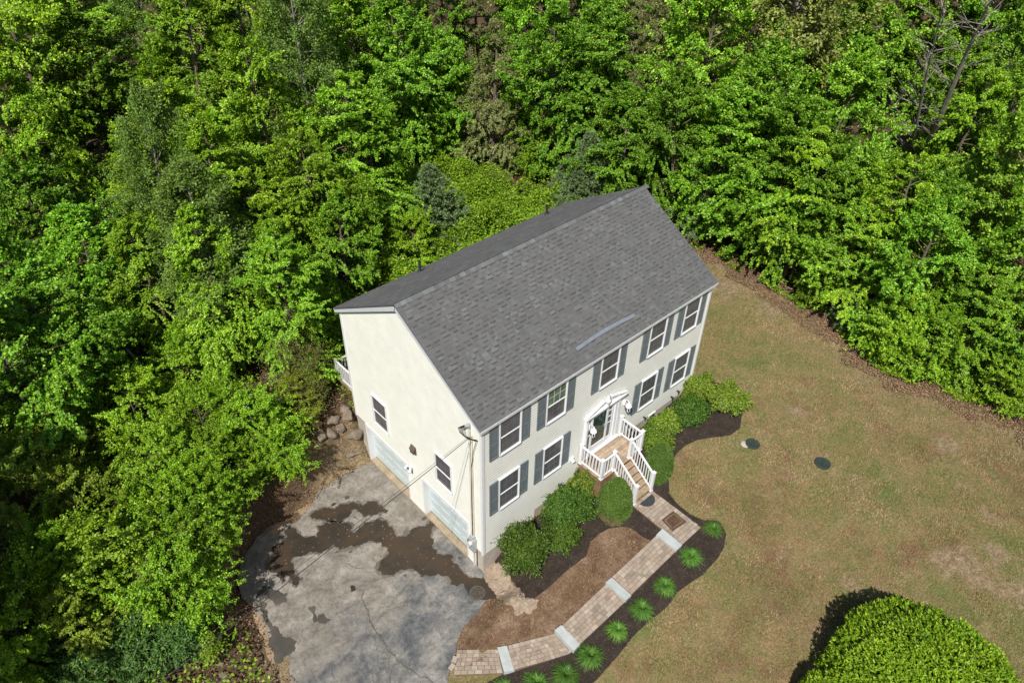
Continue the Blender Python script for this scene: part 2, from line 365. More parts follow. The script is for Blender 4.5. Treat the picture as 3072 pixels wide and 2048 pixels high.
L['birch']=leafmat('birch_leaf',[(0,(.09,.17,.025)),(.5,(.16,.28,.04)),(1,(.26,.38,.08))],hue=.01)
L['oak']=leafmat('oak_leaf',[(0,(.14,.19,.03)),(.5,(.26,.33,.06)),(1,(.42,.46,.15))],hue=.01)
L['hemlock']=leafmat('hemlock_needles',[(0,(.08,.115,.03)),(.5,(.19,.23,.07)),(1,(.36,.36,.14))],trans=.25,hue=.008)
L['pine']=leafmat('pine_needles',[(0,(.13,.22,.08)),(.5,(.25,.37,.16)),(1,(.42,.54,.28))],trans=.35,spec=.1,hue=.004,tvar=.1)
L['bushy']=leafmat('maple_sapling_leaf',[(0,(.055,.14,.010)),(.4,(.17,.34,.012)),(.8,(.30,.49,.022)),(1,(.45,.62,.06))],hue=.007,tvar=.32)
L['yellow']=leafmat('young_yellow_leaf',[(0,(.16,.26,.015)),(.5,(.23,.34,.03)),(1,(.33,.41,.05))])
L['azalea']=leafmat('azalea_leaf',[(0,(.035,.08,.012)),(.5,(.075,.16,.018)),(1,(.17,.26,.04))],trans=.2,hue=.01,spec=.25)
L['azaleay']=leafmat('azalea_leaf_yellow',[(0,(.06,.13,.012)),(.5,(.15,.26,.02)),(.92,(.28,.38,.03)),(1,(.5,.38,.25))],trans=.2,hue=.01)
L['cedar']=leafmat('arborvitae_foliage',[(0,(.05,.105,.022)),(.5,(.09,.17,.03)),(1,(.16,.25,.05))],trans=.15,hue=.005,sc=1.2)
L['cedardead']=leafmat('arborvitae_dead_foliage',[(0,(.16,.12,.06)),(1,(.30,.22,.13))],trans=.1,hue=.005)
L['rhodo']=leafmat('rhododendron_leaf',[(0,(.09,.20,.01)),(.5,(.18,.33,.012)),(1,(.32,.44,.03))],trans=.2,rough=.5,spec=.3,hue=.005,sc=.8)
L['laurel']=leafmat('laurel_leaf',[(0,(.05,.11,.02)),(.5,(.09,.17,.03)),(1,(.16,.25,.06))],trans=.15,rough=.55,spec=.25)
L['lily']=leafmat('daylily_blade',[(0,(.04,.13,.025)),(.5,(.09,.22,.035)),(1,(.2,.34,.05))],trans=.25,hue=.005)
L['under']=leafmat('undergrowth_leaf',[(0,(.09,.18,.01)),(.5,(.17,.28,.015)),(1,(.34,.44,.03))],sc=.5)
L['twig']=leafmat('brown_twiggy_leaf',[(0,(.13,.11,.03)),(.6,(.2,.17,.06)),(1,(.16,.24,.04))],trans=.2)
# ---------------------------------------------------------------- terrain height
HX=np.array([(-400,-2),(-40,-1.4),(-9,-1.05),(-3,-1.05),(-1.9,-.8),(-.1,-.42),(2.3,-.02),(5,.36),(6.3,.38),(11,.8),(20,1.25),(45,1.6),(400,2)])
def sgd(X,Y,poly):
    X=np.asarray(X,float);Y=np.asarray(Y,float);best=np.full(X.shape,1e9);ins=np.zeros(X.shape,bool);n=len(poly)
    for i in range(n):
        ax,ay=poly[i];bx,by=poly[(i+1)%n];dx,dy=bx-ax,by-ay;LL=dx*dx+dy*dy+1e-12
        t=np.clip(((X-ax)*dx+(Y-ay)*dy)/LL,0,1); best=np.minimum(best,np.hypot(X-ax-t*dx,Y-ay-t*dy))
        if ay!=by: ins^=((ay>Y)!=(by>Y))&(X<(bx-ax)*(Y-ay)/(by-ay)+ax)
    return np.where(ins,-best,best)
def smst(t): t=np.clip(t,0,1); return t*t*(3-2*t)
def height(X,Y):
    X=np.asarray(X,float);Y=np.asarray(Y,float)
    z=np.interp(X,HX[:,0],HX[:,1]); t=smst((Y-1)/7)
    zr=np.where(X>0,1.0,np.maximum(.2,1+X*.1)); z=z+(zr-z)*t
    d=sgd(X,Y,DRIVE); m=np.where(d>0,1-smst(d/.9),1)
    return z+(-1.06-z)*m
def hz(x,y): return float(height(np.array([x]),np.array([y]))[0])
# smooth value noise on the plane, for uneven edges
_NT=RNG.random((64,64))
def vnoise(X,Y,s):
    X=np.asarray(X)/s;Y=np.asarray(Y)/s;xi=np.floor(X).astype(int);yi=np.floor(Y).astype(int);fx=smst(X-xi);fy=smst(Y-yi)
    g=lambda a,b:_NT[a%64,b%64]
    return (g(xi,yi)*(1-fx)+g(xi+1,yi)*fx)*(1-fy)+(g(xi,yi+1)*(1-fx)+g(xi+1,yi+1)*fx)*fy
LAWN=[(-3.4,-2.3),(-2.2,-1.3),(-1.0,-.9),(-.1,-1.0),(.3,-.4),(.4,7.5),(11.2,7.6),(12.5,9.),(19,9)]+POLY['forest_edge']+[(18.5,-30),(-4.5,-30),(-4.6,-3.7)]
# open ground that is not forest floor
OPEN=[(-2.2,6.9)]+LAWN[5:6]+LAWN[6:]+[(-7.6,-1.5),(-6.9,2)]
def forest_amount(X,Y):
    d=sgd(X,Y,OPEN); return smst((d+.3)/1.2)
# ---- the ground sheet
def axis(lo,hi,step,far0,far1):
    a=list(np.arange(lo,hi+1e-6,step)); s=step;p=a[-1]
    while p<far1: s*=1.25;p+=s;a.append(p)
    s=step;p=a[0]
    while p>far0: s*=1.25;p-=s;a.insert(0,p)
    return np.array(a)
XS=axis(-10,21,.15,-300,500);YS=axis(-14,10,.15,-300,500)
GX,GY=np.meshgrid(XS,YS);GZ=height(GX,GY)
rough=(vnoise(GX,GY,1.3)-.5)*.10+(vnoise(GX,GY,.45)-.5)*.04
fa=forest_amount(GX,GY)
GZ=GZ+rough*fa*1.5
nx,ny=len(XS),len(YS)
me=bpy.data.meshes.new('ground')
me.vertices.add(nx*ny);me.vertices.foreach_set('co',np.stack([GX,GY,GZ],-1).astype(np.float32).ravel())
ii=np.arange(nx*ny).reshape(ny,nx);q=np.stack([ii[:-1,:-1],ii[:-1,1:],ii[1:,1:],ii[1:,:-1]],-1).reshape(-1,4)
me.loops.add(q.size);me.loops.foreach_set('vertex_index',q.astype(np.int32).ravel())
me.polygons.add(len(q));me.polygons.foreach_set('loop_start',np.arange(0,q.size,4,dtype=np.int32));me.polygons.foreach_set('loop_total',np.full(len(q),4,dtype=np.int32))
me.update(calc_edges=True)
ca=me.color_attributes.new('region','FLOAT_COLOR','POINT')
FRONT=[(-2.6,-1.4),(-1,-.8),(.4,-.3),(4.6,-2.5),(5,-3.6),(2.3,-3.5),(-.1,-3.5),(-2.4,-1.7)]
frontm=1-smst((sgd(GX,GY,FRONT))/.25)
def bare_amount(X,Y):
    b_=np.zeros_like(X)
    for bx,by,br in ((11.0,-11.1,.95),(10.9,-11.8,.6),(13.6,-10.6,.45),(15.6,-8.4,.5),(17.6,3,.9),(18.0,.5,.8),(11.3,-12.6,.6),(-3.6,-3.4,.6),(12.2,-11.6,.4),(7.9,-8.9,.35),(13.0,-3.6,.35)):
        b_=np.maximum(b_,1-smst(np.hypot((X-bx)*1.2,Y-by)/br-.3+(vnoise(X,Y,.3)-.5)*1.3))
    return b_
bare=bare_amount(GX,GY)
edge=np.exp(-(sgd(GX,GY,OPEN)/1.1)**2)
bare=np.maximum(bare,edge*.9)
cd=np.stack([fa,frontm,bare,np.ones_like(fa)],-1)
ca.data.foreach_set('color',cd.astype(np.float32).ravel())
def ground_mat():
    m,nt,b=newmat('ground_cover')
    at=N(nt,'ShaderNodeAttribute',attribute_name='region'); sp=N(nt,'ShaderNodeSeparateColor'); nt.links.new(at.outputs['Color'],sp.inputs[0])
    big=noise(nt,.35,5,.65); mid=noise(nt,1.6,5,.7); fin=noise(nt,14,4,.75); vf=noise(nt,55,2,.7)
    lawn=ramp(nt,big,[(.36,(.14,.155,.05)),(.44,(.215,.18,.08)),(.52,(.265,.19,.10)),(.61,(.20,.12,.068))])
    g=ramp(nt,mid,[(.4,(0,0,0)),(.62,(1,1,1))]); lawn=mix(nt,math_(nt,'MULTIPLY',g,.55),lawn,(.13,.165,.05))
    tanp=ramp(nt,noise(nt,.9,5,.7,dist=.4),[(.52,(0,0,0)),(.7,(1,1,1))]); lawn=mix(nt,math_(nt,'MULTIPLY',tanp,.7),lawn,(.31,.24,.13))
    fr=ramp(nt,mid,[(.35,(.135,.08,.05)),(.52,(.205,.13,.085)),(.68,(.29,.205,.14))])
    lawn=mix(nt,sp.outputs[1],lawn,fr)
    dirt=ramp(nt,noise(nt,5,5,.7),[(.35,(.19,.13,.075)),(.6,(.34,.26,.165)),(.75,(.45,.36,.25))])
    bm=math_(nt,'MULTIPLY',sp.outputs[2],ramp(nt,fin,[(.3,.5),(.55,1.0)])); lawn=mix(nt,bm,lawn,dirt)
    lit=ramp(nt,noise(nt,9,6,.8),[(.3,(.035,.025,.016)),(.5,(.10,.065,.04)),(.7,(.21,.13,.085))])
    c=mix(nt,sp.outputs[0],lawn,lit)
    c=mix(nt,1.0,c,ramp(nt,fin,[(.32,.6),(.68,1.35)]),'MULTIPLY'); c=mix(nt,1.0,c,ramp(nt,vf,[(.32,.55),(.68,1.4)]),'MULTIPLY')
    nt.links.new(c,b.inputs['Base Color']); b.inputs['Roughness'].default_value=.95; b.inputs['Specular IOR Level'].default_value=.1
    bump(nt,b,math_(nt,'ADD',vf,math_(nt,'MULTIPLY',fin,1.5)),.9,.03); return m
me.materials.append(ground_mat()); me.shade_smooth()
ground=bpy.data.objects.new('ground',me);col.objects.link(ground);tag(ground,kind='structure')
# ---- sheets laid on it
def jag(poly,amp,depth=3,closed=True):
    rr=random.Random(len(poly)*13+int(poly[0][0]*100)); pts=[Vector(p) for p in poly]
    for d in range(depth):
        o=[];n=len(pts)
        for i in range(n if closed else n-1):
            a=pts[i];b=pts[(i+1)%n];dv=b-a;nrm=Vector((-dv.y,dv.x));o+=[a,(a+b)/2+nrm*rr.uniform(-amp,amp)]
        if not closed:o.append(pts[-1])
        pts=o
    return pts
def sheet(name,poly,off,m,flat=None,step=.2,edge=0.02,kind='structure',parent=None):
    pts=[Vector((p[0],p[1])) for p in poly]; n=len(pts)
    xs=[p.x for p in pts];ys=[p.y for p in pts];ex=[]
    if flat is None:
        gx,gy=np.meshgrid(np.arange(min(xs),max(xs),step),np.arange(min(ys),max(ys),step)); d=sgd(gx,gy,[tuple(p) for p in pts])
        ex=[Vector((a,b)) for a,b,dd in zip(gx.ravel(),gy.ravel(),d.ravel()) if dd<-.03]
    r=geometry.delaunay_2d_cdt(pts+ex,[],[list(range(n))],1,1e-5); vs=r[0];fs=r[2]
    X=np.array([v.x for v in vs]);Y=np.array([v.y for v in vs]);Z=np.full(len(X),flat) if flat is not None else height(X,Y)+off
    mb=MB();mb.v=list(zip(X.tolist(),Y.tolist(),Z.tolist()));mb.f=[tuple(f) for f in fs]
    # a downward rim gives the sheet its thickness
    base=len(mb.v);outer=r[0][:n]
    for i in range(n): mb.v.append((mb.v[i][0],mb.v[i][1],mb.v[i][2]-max(edge,.002)))
    for i in range(n): mb.f.append((i,(i+1)%n,base+(i+1)%n,base+i))
    o=mb.build(name,m,parent)
    if kind and not parent: tag(o,kind=kind)
    return o
def asphalt():
    m,nt,b=newmat('worn_asphalt')
    tc=N(nt,'ShaderNodeTexCoord');sx=N(nt,'ShaderNodeSeparateXYZ');nt.links.new(tc.outputs['Object'],sx.inputs[0])
    # older bluish patch towards the bottom of the yard, tan silted film near the garage
    t=math_(nt,'ADD',math_(nt,'MULTIPLY',sx.outputs[1],.30),math_(nt,'MULTIPLY',sx.outputs[0],-.06))
    t=math_(nt,'ADD',t,math_(nt,'MULTIPLY',noise(nt,.8,5,.6),1.5)); f=ramp(nt,math_(nt,'MULTIPLY',t,.4),[(.42,(0,0,0)),(.60,(1,1,1))])
    blue=ramp(nt,noise(nt,1.3,6,.62,dist=.3),[(.34,(.07,.075,.085)),(.44,(.12,.122,.125)),(.54,(.18,.175,.165)),(.66,(.27,.255,.235))])
    tan=ramp(nt,noise(nt,1.7,6,.6),[(.32,(.15,.135,.115)),(.48,(.21,.19,.165)),(.64,(.28,.255,.225))])
    c=mix(nt,f,blue,tan); v=noise(nt,60,3,.7)
    sp_=ramp(nt,noise(nt,7,6,.8,dist=.5),[(.4,.72),(.5,1.0),(.6,1.18)]); c=mix(nt,1.0,c,sp_,'MULTIPLY')
    c=mix(nt,1.0,c,ramp(nt,v,[(.3,.68),(.7,1.25)]),'MULTIPLY')
    nt.links.new(c,b.inputs['Base Color']); b.inputs['Roughness'].default_value=.9; b.inputs['Specular IOR Level'].default_value=.25
    bump(nt,b,v,.4,.006); return m
M['asphalt']=asphalt()
def wetmat(name,a,bc,rough):
    m,nt,b=newmat(name); n=noise(nt,1.4,5,.6); c=ramp(nt,n,[(.35,a),(.62,bc)])
    c=mix(nt,1.0,c,ramp(nt,noise(nt,40,3,.7),[(.3,.7),(.75,1.25)]),'MULTIPLY')
    nt.links.new(c,b.inputs['Base Color']); b.inputs['Roughness'].default_value=rough; b.inputs['Specular IOR Level'].default_value=.4; return m
M['wet']=wetmat('wet_silt',(.034,.029,.024),(.060,.042,.027),.42)
M['wet2']=wetmat('damp_asphalt',(.06,.055,.05),(.10,.085,.07),.6)
M['wet3']=wetmat('damp_edge',(.10,.09,.078),(.15,.13,.11),.75)
M['silt']=wetmat('dry_silt',(.22,.15,.09),(.33,.24,.155),.85)
M['crack']=simple('crack_filler',(.10,.09,.075),.9,.3,10)
M['mulch']=simple('dark_bark_mulch',(.045,.034,.028),.95,.35,3,.9,38,spec=.15,fine=.5)
drv=sheet('driveway',jag(DRIVE,.05,3),0,M['asphalt'],flat=-1.035,edge=.06)
for k,z,mm,nm,a in (('silt',-1.030,'silt','silt_deposit',.1),('silt2',-1.030,'silt','silt_deposit',.1),('puddleD',-1.026,'wet2','puddle',.22),('puddleC',-1.026,'wet2','puddle',.3),('puddleA',-1.026,'wet','puddle',.27),
    ('puddleB',-1.022,'wet','puddle',.3),('wetdrain',-1.018,'wet','puddle',.1),('stain',-1.026,'wet2','stain',.12),('stain2',-1.026,'wet2','stain',.2),('stain3',-1.026,'wet','stain',.25)):
    sheet(nm,jag(POLY[k],a,4 if len(POLY[k])>12 else 3),0,M[mm],flat=z,edge=.002)
rs=random.Random(31)
for k in ('puddleA','puddleB'):   # damp fringe round each wet patch
    pp=POLY[k]; cxp=sum(p[0] for p in pp)/len(pp); n=len(pp); ar=sum(pp[i][0]*pp[(i+1)%n][1]-pp[(i+1)%n][0]*pp[i][1] for i in range(n)); sgn=1 if ar>0 else -1
    q=[]
    for i in range(n):
        a=Vector(pp[i-1]);b2=Vector(pp[(i+1)%n]);d=(b2-a).normalized(); q.append((pp[i][0]+d.y*sgn*.05,pp[i][1]-d.x*sgn*.05))
    sheet('damp_fringe',jag(q,.3,4),0,M['wet3'],flat=-1.0275,edge=.001)
    for j in range(16):
        i=rs.randrange(n); a=pp[i]; x=a[0]+rs.uniform(-.35,.35);y=a[1]+rs.uniform(-.35,.35); r_=rs.uniform(.02,.09)
        if sgd(np.array([x]),np.array([y]),pp)[0]>r_ : sheet('puddle',jag([(x+r_*math.cos(t)*1.4,y+r_*math.sin(t)) for t in (0,1.2,2.3,3.3,4.3,5.3)],.3,2),0,M['wet2'],flat=-1.0245,edge=.001)
for k,wd in (('crack1',.022),('crack2',.014),('crack3',.012),('crack4',.012),('crack5',.012)):
    pts=jag(POLY[k],.16,4,False);mb=MB()
    for i,(a,b2) in enumerate(zip(pts,pts[1:])):
        d=(b2-a).normalized();nn=Vector((-d.y,d.x))*wd*(.4+.9*random.random())
        mb.add([(a.x+nn.x,a.y+nn.y,-1.029),(a.x-nn.x,a.y-nn.y,-1.029),(b2.x-nn.x,b2.y-nn.y,-1.029),(b2.x+nn.x,b2.y+nn.y,-1.029)],[(0,1,2,3)])
    mb.build('crack',M['crack'],drv)
m1=[(x,y) for x,y in POLY['mulch1']][:-4]+[(5.0,-.1),(.3,-.02)]
sheet('mulch_bed',jag(m1,.04,2),.03,M['mulch'])
outer=POLY['mulch2o']
m2=[(6.0,-2.25)]+[(6.3,-2.3)]+outer+[(-1.7,-4.7),(-2.6,-4.4),(-2.9,-3.6),(-2.5,-3.05),(-1.69,-3.35),(-.16,-4.25),(2.4,-4.25),(5.0,-4.25),(6.0,-4.2)]
sheet('mulch_bed',jag(m2,.03,2),.03,M['mulch'])
m3=[(6.0,-2.28),(6.0,-.02),(11.3,-.02)]+POLY['mulch2'][::-1]+[(7.0,-1.95),(6.9,-2.3),(6.5,-2.66)]
sheet('mulch_bed',jag(m3,.03,2),.04,M['mulch'])
# ---------------------------------------------------------------- the house
house=empty('house',(0,0,0),'large cream two-storey house with grey shingle roof and blue-grey shutters','house')
Lh,Wh=11.0,7.47; ZE=5.98; YR=3.735; ZR=8.39; SL=.595
def rz(y): return ZR-SL*abs(y-YR)          # roof surface height
# inner walls that close the building
mb=MB(); mb.box(.03,Lh-.03,.03,Wh-.03,.98,5.95); mb.box(.35,Lh-.03,.03,Wh-.03,-1.3,.98)
mb.add([(.03,.03,5.95),(.03,Wh-.03,5.95),(.03,YR,rz(YR)-.16),(Lh-.03,.03,5.95),(Lh-.03,Wh-.03,5.95),(Lh-.03,YR,rz(YR)-.16)],[(0,2,1),(3,4,5),(0,3,5,2),(1,2,5,4)])
mb.build('wall_core',M['siding'],house)
# foundation
fb=MB(); fb.box(0.0,Lh,-.0,.35,-1.3,.97-.99); fb.box(2.31,4.6,.0,.3,-.02,.36); fb.box(4.6,Lh,.0,.3,-.02,.96)
fb.box(0.0,.34,6.87,Wh,-1.3,1.03); fb.box(.34,Lh,Wh-.3,Wh,-1.3,1.0); fb.box(Lh-.3,Lh,.3,Wh-.3,-1.3,.97)
fb.box(.0,.34,.3,.40,-1.3,-.05)
fb.build('foundation',M['concrete'],house)
ab=MB(); ab.box(-.04,.5,3.3,4.13,-1.3,-1.0); ab.box(-.06,.5,4.13,6.85,-1.3,-.96); ab.box(-.06,.5,.73,3.3,-1.3,-.96)
ab.build('garage_floor',M['apron'],house)
# clapboard courses
CH=.115; LIP=.014
fs=MB(); lj=MB(); lg=MB(); k=0; z=-.05
while z<ZE:
    zt=min(z+CH,ZE+.03)
    segs=[(0.02,Lh-.02)] if z>.93 else ([(0.02,4.7)] if z>.34 else [(0.02,2.31)])
    for a,b in segs:
        zj=zt-.046; yj=-.004-.010*(zt-zj)/(zt-z+1e-6)
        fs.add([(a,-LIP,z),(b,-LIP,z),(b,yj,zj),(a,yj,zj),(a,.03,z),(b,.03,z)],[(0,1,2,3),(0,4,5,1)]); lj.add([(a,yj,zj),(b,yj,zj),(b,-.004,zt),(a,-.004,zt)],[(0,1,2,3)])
    z+=CH
fs.box(2.29,2.35,-.012,.03,-.05,.36)
lj.build('lap_shadow_strips',M['lap'],fs.build('siding',M['siding'],house))
gs=MB(); z=-1.02
def gcourse(z,zt,ys):
    for a,b,a2,b2 in ys:
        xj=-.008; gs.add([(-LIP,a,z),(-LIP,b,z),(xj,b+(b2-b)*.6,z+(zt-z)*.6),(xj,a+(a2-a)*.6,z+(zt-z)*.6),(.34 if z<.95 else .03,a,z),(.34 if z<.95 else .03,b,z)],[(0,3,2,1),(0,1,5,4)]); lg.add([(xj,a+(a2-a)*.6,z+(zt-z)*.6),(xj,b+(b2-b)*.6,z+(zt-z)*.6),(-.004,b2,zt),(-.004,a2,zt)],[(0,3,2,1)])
while z<ZR-.2:
    zt=z+CH
    if zt<=.97: 
        ys=[(3.3,4.13)]+([(.02,.73)] if z>=-.1 else [(.40,.73)]); ys=[(a,b,a,b) for a,b in ys]
    elif zt<=1.06: ys=[(.02,6.87,.02,6.87)]
    else:
        def lim(zz):
            h=max(0,(ZR-.10-zz)/SL); return (max(.02,YR-h),min(Wh-.02,YR+h))
        a,b=lim(z);a2,b2=lim(zt)
        ys=[(a,b,a2,b2)] if b>a else []
    gcourse(z,zt,ys); z+=CH
for a,b in ((3.3,4.13),(.40,.73)):   # pier returns
    gs.add([(-.01,a,-1.1),(.34,a,-1.1),(.34,a,.98),(-.01,a,.98)],[(0,1,2,3)]); gs.add([(-.01,b,-1.1),(.34,b,-1.1),(.34,b,.98),(-.01,b,.98)],[(3,2,1,0)])
lg.build('lap_shadow_strips',M['lap2'],gs.build('siding',M['siding'],house))
bs=MB(); z=1.0
while z<ZR-.2:     # rear and far gable
    zt=z+CH
    if z<5.9: bs.add([(Lh-.02,Wh+LIP,z),(.02,Wh+LIP,z),(.02,Wh+.004,zt),(Lh-.02,Wh+.004,zt)],[(0,1,2,3)])
    a,b=lim(z);a2,b2=lim(zt)
    if b>a: bs.add([(Lh+LIP,a,z),(Lh+LIP,b,z),(Lh+.004,b2,zt),(Lh+.004,a2,zt)],[(0,1,2,3)])
    z+=CH
bs.build('siding',M['siding'],house)
# corner boards
for x0,x1,y0,y1,zb in ((-.03,.07,-.03,.0,-.06),(-.03,0.0,0.0,.07,-.06),(Lh-.07,Lh+.03,-.03,.0,.94),(Lh,Lh+.03,0,.07,.94),(-.03,0.0,Wh-.07,Wh,1.0),(-.03,.07,Wh,Wh+.03,1.0)):
    MB().box(x0,x1,y0,y1,zb,ZE+.0).build('corner_board',M['white'],house)
# roof
RX0,RX1=-.15,Lh+.15; EY=.13; cosr=math.cos(math.atan(SL)); sinr=math.sin(math.atan(SL)); SLEN=(YR+EY)/cosr
def rp(side,s,x,n=0):
    y=-EY+s*cosr-n*sinr; zz=ZR-SL*(YR+EY)+s*sinr+n*cosr
    return (x,y,zz) if side==0 else (x,2*YR-y,zz)
rb=MB()
for sd in (0,1):
    v=[rp(sd,0,RX0,-.01),rp(sd,0,RX1,-.01),rp(sd,SLEN,RX1,-.01),rp(sd,SLEN,RX0,-.01),rp(sd,0,RX0,-.05),rp(sd,0,RX1,-.05),rp(sd,SLEN,RX1,-.05),rp(sd,SLEN,RX0,-.05)]
    rb.add(v,[(0,1,2,3),(4,7,6,5),(0,4,5,1),(1,5,6,2),(3,7,4,0)])
roof=rb.build('roof',M['shinglebase'],house)
EX=.14
for sd in (0,1):
    base=MB(); tb=MB(); db=MB(); nC=int(SLEN/EX); ex=SLEN/nC
    for c in range(nC):
        s0=c*ex; s1=s0+ex
        x=RX0-.01
        while x<RX1:      # strip shingles about a metre long
            x2=min(x+random.uniform(.8,1.1),RX1+.01)
            base.add([rp(sd,s0-.01,x,.010),rp(sd,s0-.01,x2,.010),rp(sd,s1,x2,.001),rp(sd,s1,x,.001),rp(sd,s0-.01,x,-.01),rp(sd,s0-.01,x2,-.01)],[(0,1,2,3),(0,4,5,1)]); x=x2
        x=RX0+random.uniform(0,.3)
        while x<RX1-.06:
            wd=random.uniform(.12,.30); x2=min(x+wd,RX1)
            t=random.uniform(.007,.011)
            base_n=.010
            tb.add([rp(sd,s0-.012,x,base_n+t),rp(sd,s0-.012,x2,base_n+t),rp(sd,s1-.004,x2-.01,.003+t*.7),rp(sd,s1-.004,x+.01,.003+t*.7),rp(sd,s0-.012,x,-.006),rp(sd,s0-.012,x2,-.006),rp(sd,s1-.004,x2-.01,0),rp(sd,s1-.004,x+.01,0)],
                   [(0,1,2,3),(0,4,5,1),(1,5,6,2),(3,7,4,0)])
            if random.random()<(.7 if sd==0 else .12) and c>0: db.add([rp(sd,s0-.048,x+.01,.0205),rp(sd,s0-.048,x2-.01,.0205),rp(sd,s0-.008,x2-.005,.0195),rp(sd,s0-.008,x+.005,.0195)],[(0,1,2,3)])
            x=x2+random.uniform(.05,.16)
    base.build('shingle_courses',M['shinglebase'],roof); nt_=len(tb.f); tb.add(db.v,db.f); to=tb.build('shingle_tabs',M['shingle'],roof); to.data.materials.append(M['shingledark'])
    to.data.polygons.foreach_set('material_index',np.array([0]*nt_+[1]*(len(tb.f)-nt_),dtype=np.int32))
rc=MB(); x=RX0-.01
while x<RX1-.05:
    x2=x+.30; wq=.135
    for sd in (0,1):
        a=rp(sd,SLEN-wq,x,.028);b=rp(sd,SLEN-wq,x2,.018);c=rp(sd,SLEN+.006,x2,.022);d=rp(sd,SLEN+.006,x,.034)
        rc.add([a,b,c,d,rp(sd,SLEN-wq,x,.0),rp(sd,SLEN-wq,x2,.0),rp(sd,SLEN+.006,x,.01)],[(0,1,2,3),(0,4,5,1),(0,3,6,4)])
    x+=.2+random.uniform(-.01,.01)
rc.build('ridge_cap',M['ridge'],roof)
# rake boards, fascia, gutter, soffit
for X,sx in ((RX0,1),(RX1,-1)):
    for sd in (0,1):
        a=rp(sd,-.0,X,-.03);b=rp(sd,SLEN,X,-.03);hgt=.20
        x2=X+sx*.03
        tr=MB(); tr.add([(X,a[1],a[2]),(X,b[1],b[2]),(X,b[1],b[2]-hgt),(X,a[1],a[2]-hgt*.75),(x2,a[1],a[2]),(x2,b[1],b[2]),(x2,b[1],b[2]-hgt),(x2,a[1],a[2]-hgt*.75)],
            [(0,1,2,3),(4,7,6,5),(0,4,5,1),(3,2,6,7),(0,3,7,4)]); tr.build('rake_board',M['trim'],roof)
zE=ZR-SL*(YR+EY)
for sd in (0,1):
    fbm=MB()
    y0=-EY if sd==0 else Wh+EY; s=1 if sd==0 else -1
    fbm.box(RX0+.032,RX1-.032,y0+s*.0,y0+s*.025,zE-.15,zE-.035)
    fbm.box(RX0+.032,RX1-.032,y0+s*.026,y0+s*(EY),zE-.15,zE-.135)
    fbm.build('fascia',M['white'],roof)
for sd in (0,1):
    de=MB()
    y0=-EY if sd==0 else Wh+EY; s=-1 if sd==0 else 1
    de.box(RX0,RX1,y0,y0+s*.02,zE-.075,zE-.012)
    de.build('drip_edge',M['white'],roof)
# soffit return below the rakes (fills between rake board and wall)
for X0,X1 in ((RX0+.031,-.004),(Lh+.004,RX1-.031)):
    for sd in (0,1):
        v=[rp(sd,.12,X0,-.09),rp(sd,.12,X1,-.09),rp(sd,SLEN,X1,-.09),rp(sd,SLEN,X0,-.09)]
        sf=MB(); sf.add(v,[(0,3,2,1)]); sf.build('soffit',M['white'],roof)
# bent metal strip lying above the entry
fl=MB(); pts=[(4.25,6.0+.02),(4.7,6.12),(5.2,6.2),(5.7,6.3),(6.3,6.3),(7.0,6.34)]
xs=np.linspace(4.22,7.0,13)
for i in range(12):
    for a in ():pass
def sv(x): t=(x-4.22)/2.78; return .53+.10*math.sin(t*math.pi)*(.6) - .03*t
for i in range(12):
    x0,x1=xs[i],xs[i+1]; s0,s1=sv(x0),sv(x1)
    fl.add([rp(0,s0,x0,.05),rp(0,s1,x1,.05),rp(0,s1+.12,x1,.03),rp(0,s0+.12,x0,.03),rp(0,s0,x0,.0),rp(0,s1,x1,.0)],[(0,1,2,3),(0,4,5,1)])
fl.build('rain_diverter',M['flash'],roof)
for vx,vy in ((3.09,7.0),(9.23,6.85)):
    zz=rz(vy); p=MB(); p.lathe((vx,vy,zz-.05),[(.05,0),(.05,.5),(.042,.5),(.042,.4)],10); p.lathe((vx,vy,zz-.06),[(.12,0),(.09,.08),(.055,.14)],10)
    p.build('vent_pipe',M['pipe'],roof)
# windows -----------------------------------------------------------------
def wmap(kind,u0):
    if kind=='front': return lambda b,a0,a1,o0,o1,z0,z1: b.box(u0+a0,u0+a1,-o0,-o1,z0,z1)
    return lambda b,a0,a1,o0,o1,z0,z1: b.box(-o0,-o1,u0+a0,u0+a1,z0,z1)
def window(kind,u,z0,w=.90,h=1.50,label=None,bright=False):
    B=wmap(kind,u); hw=w/2; c=.038 if kind=='front' else .032
    f=MB(); B(f,-hw,-hw+c,0,.075,z0,z0+h);B(f,hw-c,hw,0,.075,z0,z0+h);B(f,-hw+c,hw-c,0,.075,z0+h-c,z0+h);B(f,-hw+c,hw-c,0,.085,z0,z0+c)
    wi=f.build('window',M['white'],house)
    if label: wi['label']=label
    zm=z0+h*.5; s=.024 if kind=='front' else .02
    for nm,za,zb,o in (('upper_sash',zm-.02,z0+h-c,.060),('lower_sash',z0+c,zm+.02,.050)):
        sb=MB(); B(sb,-hw+c,-hw+c+s,.005,o,za,zb);B(sb,hw-c-s,hw-c,.005,o,za,zb);B(sb,-hw+c+s,hw-c-s,.005,o,za,za+s);B(sb,-hw+c+s,hw-c-s,.005,o,zb-s,zb)
        sb.build(nm,M['white'],wi)
        pb=MB(); B(pb,-hw+c+s,hw-c-s,.004,.040 if o>.05 else .031,za+s,zb-s)
        pb.build('pane',M['glassreflect'] if (bright and nm=='upper_sash') else M['glass'],wi)
        mb=MB(); x0,x1=-hw+c+s,hw-c-s;oo=.043 if o>.05 else .034
        for i in (1,2): xx=x0+(x1-x0)*i/3; B(mb,xx-.007,xx+.007,.003,oo,za+s,zb-s)
        zz=(za+s+zb-s)/2; B(mb,x0,x1,.0035,oo-.001,zz-.007,zz+.007)
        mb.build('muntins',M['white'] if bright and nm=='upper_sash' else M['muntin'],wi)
    return wi
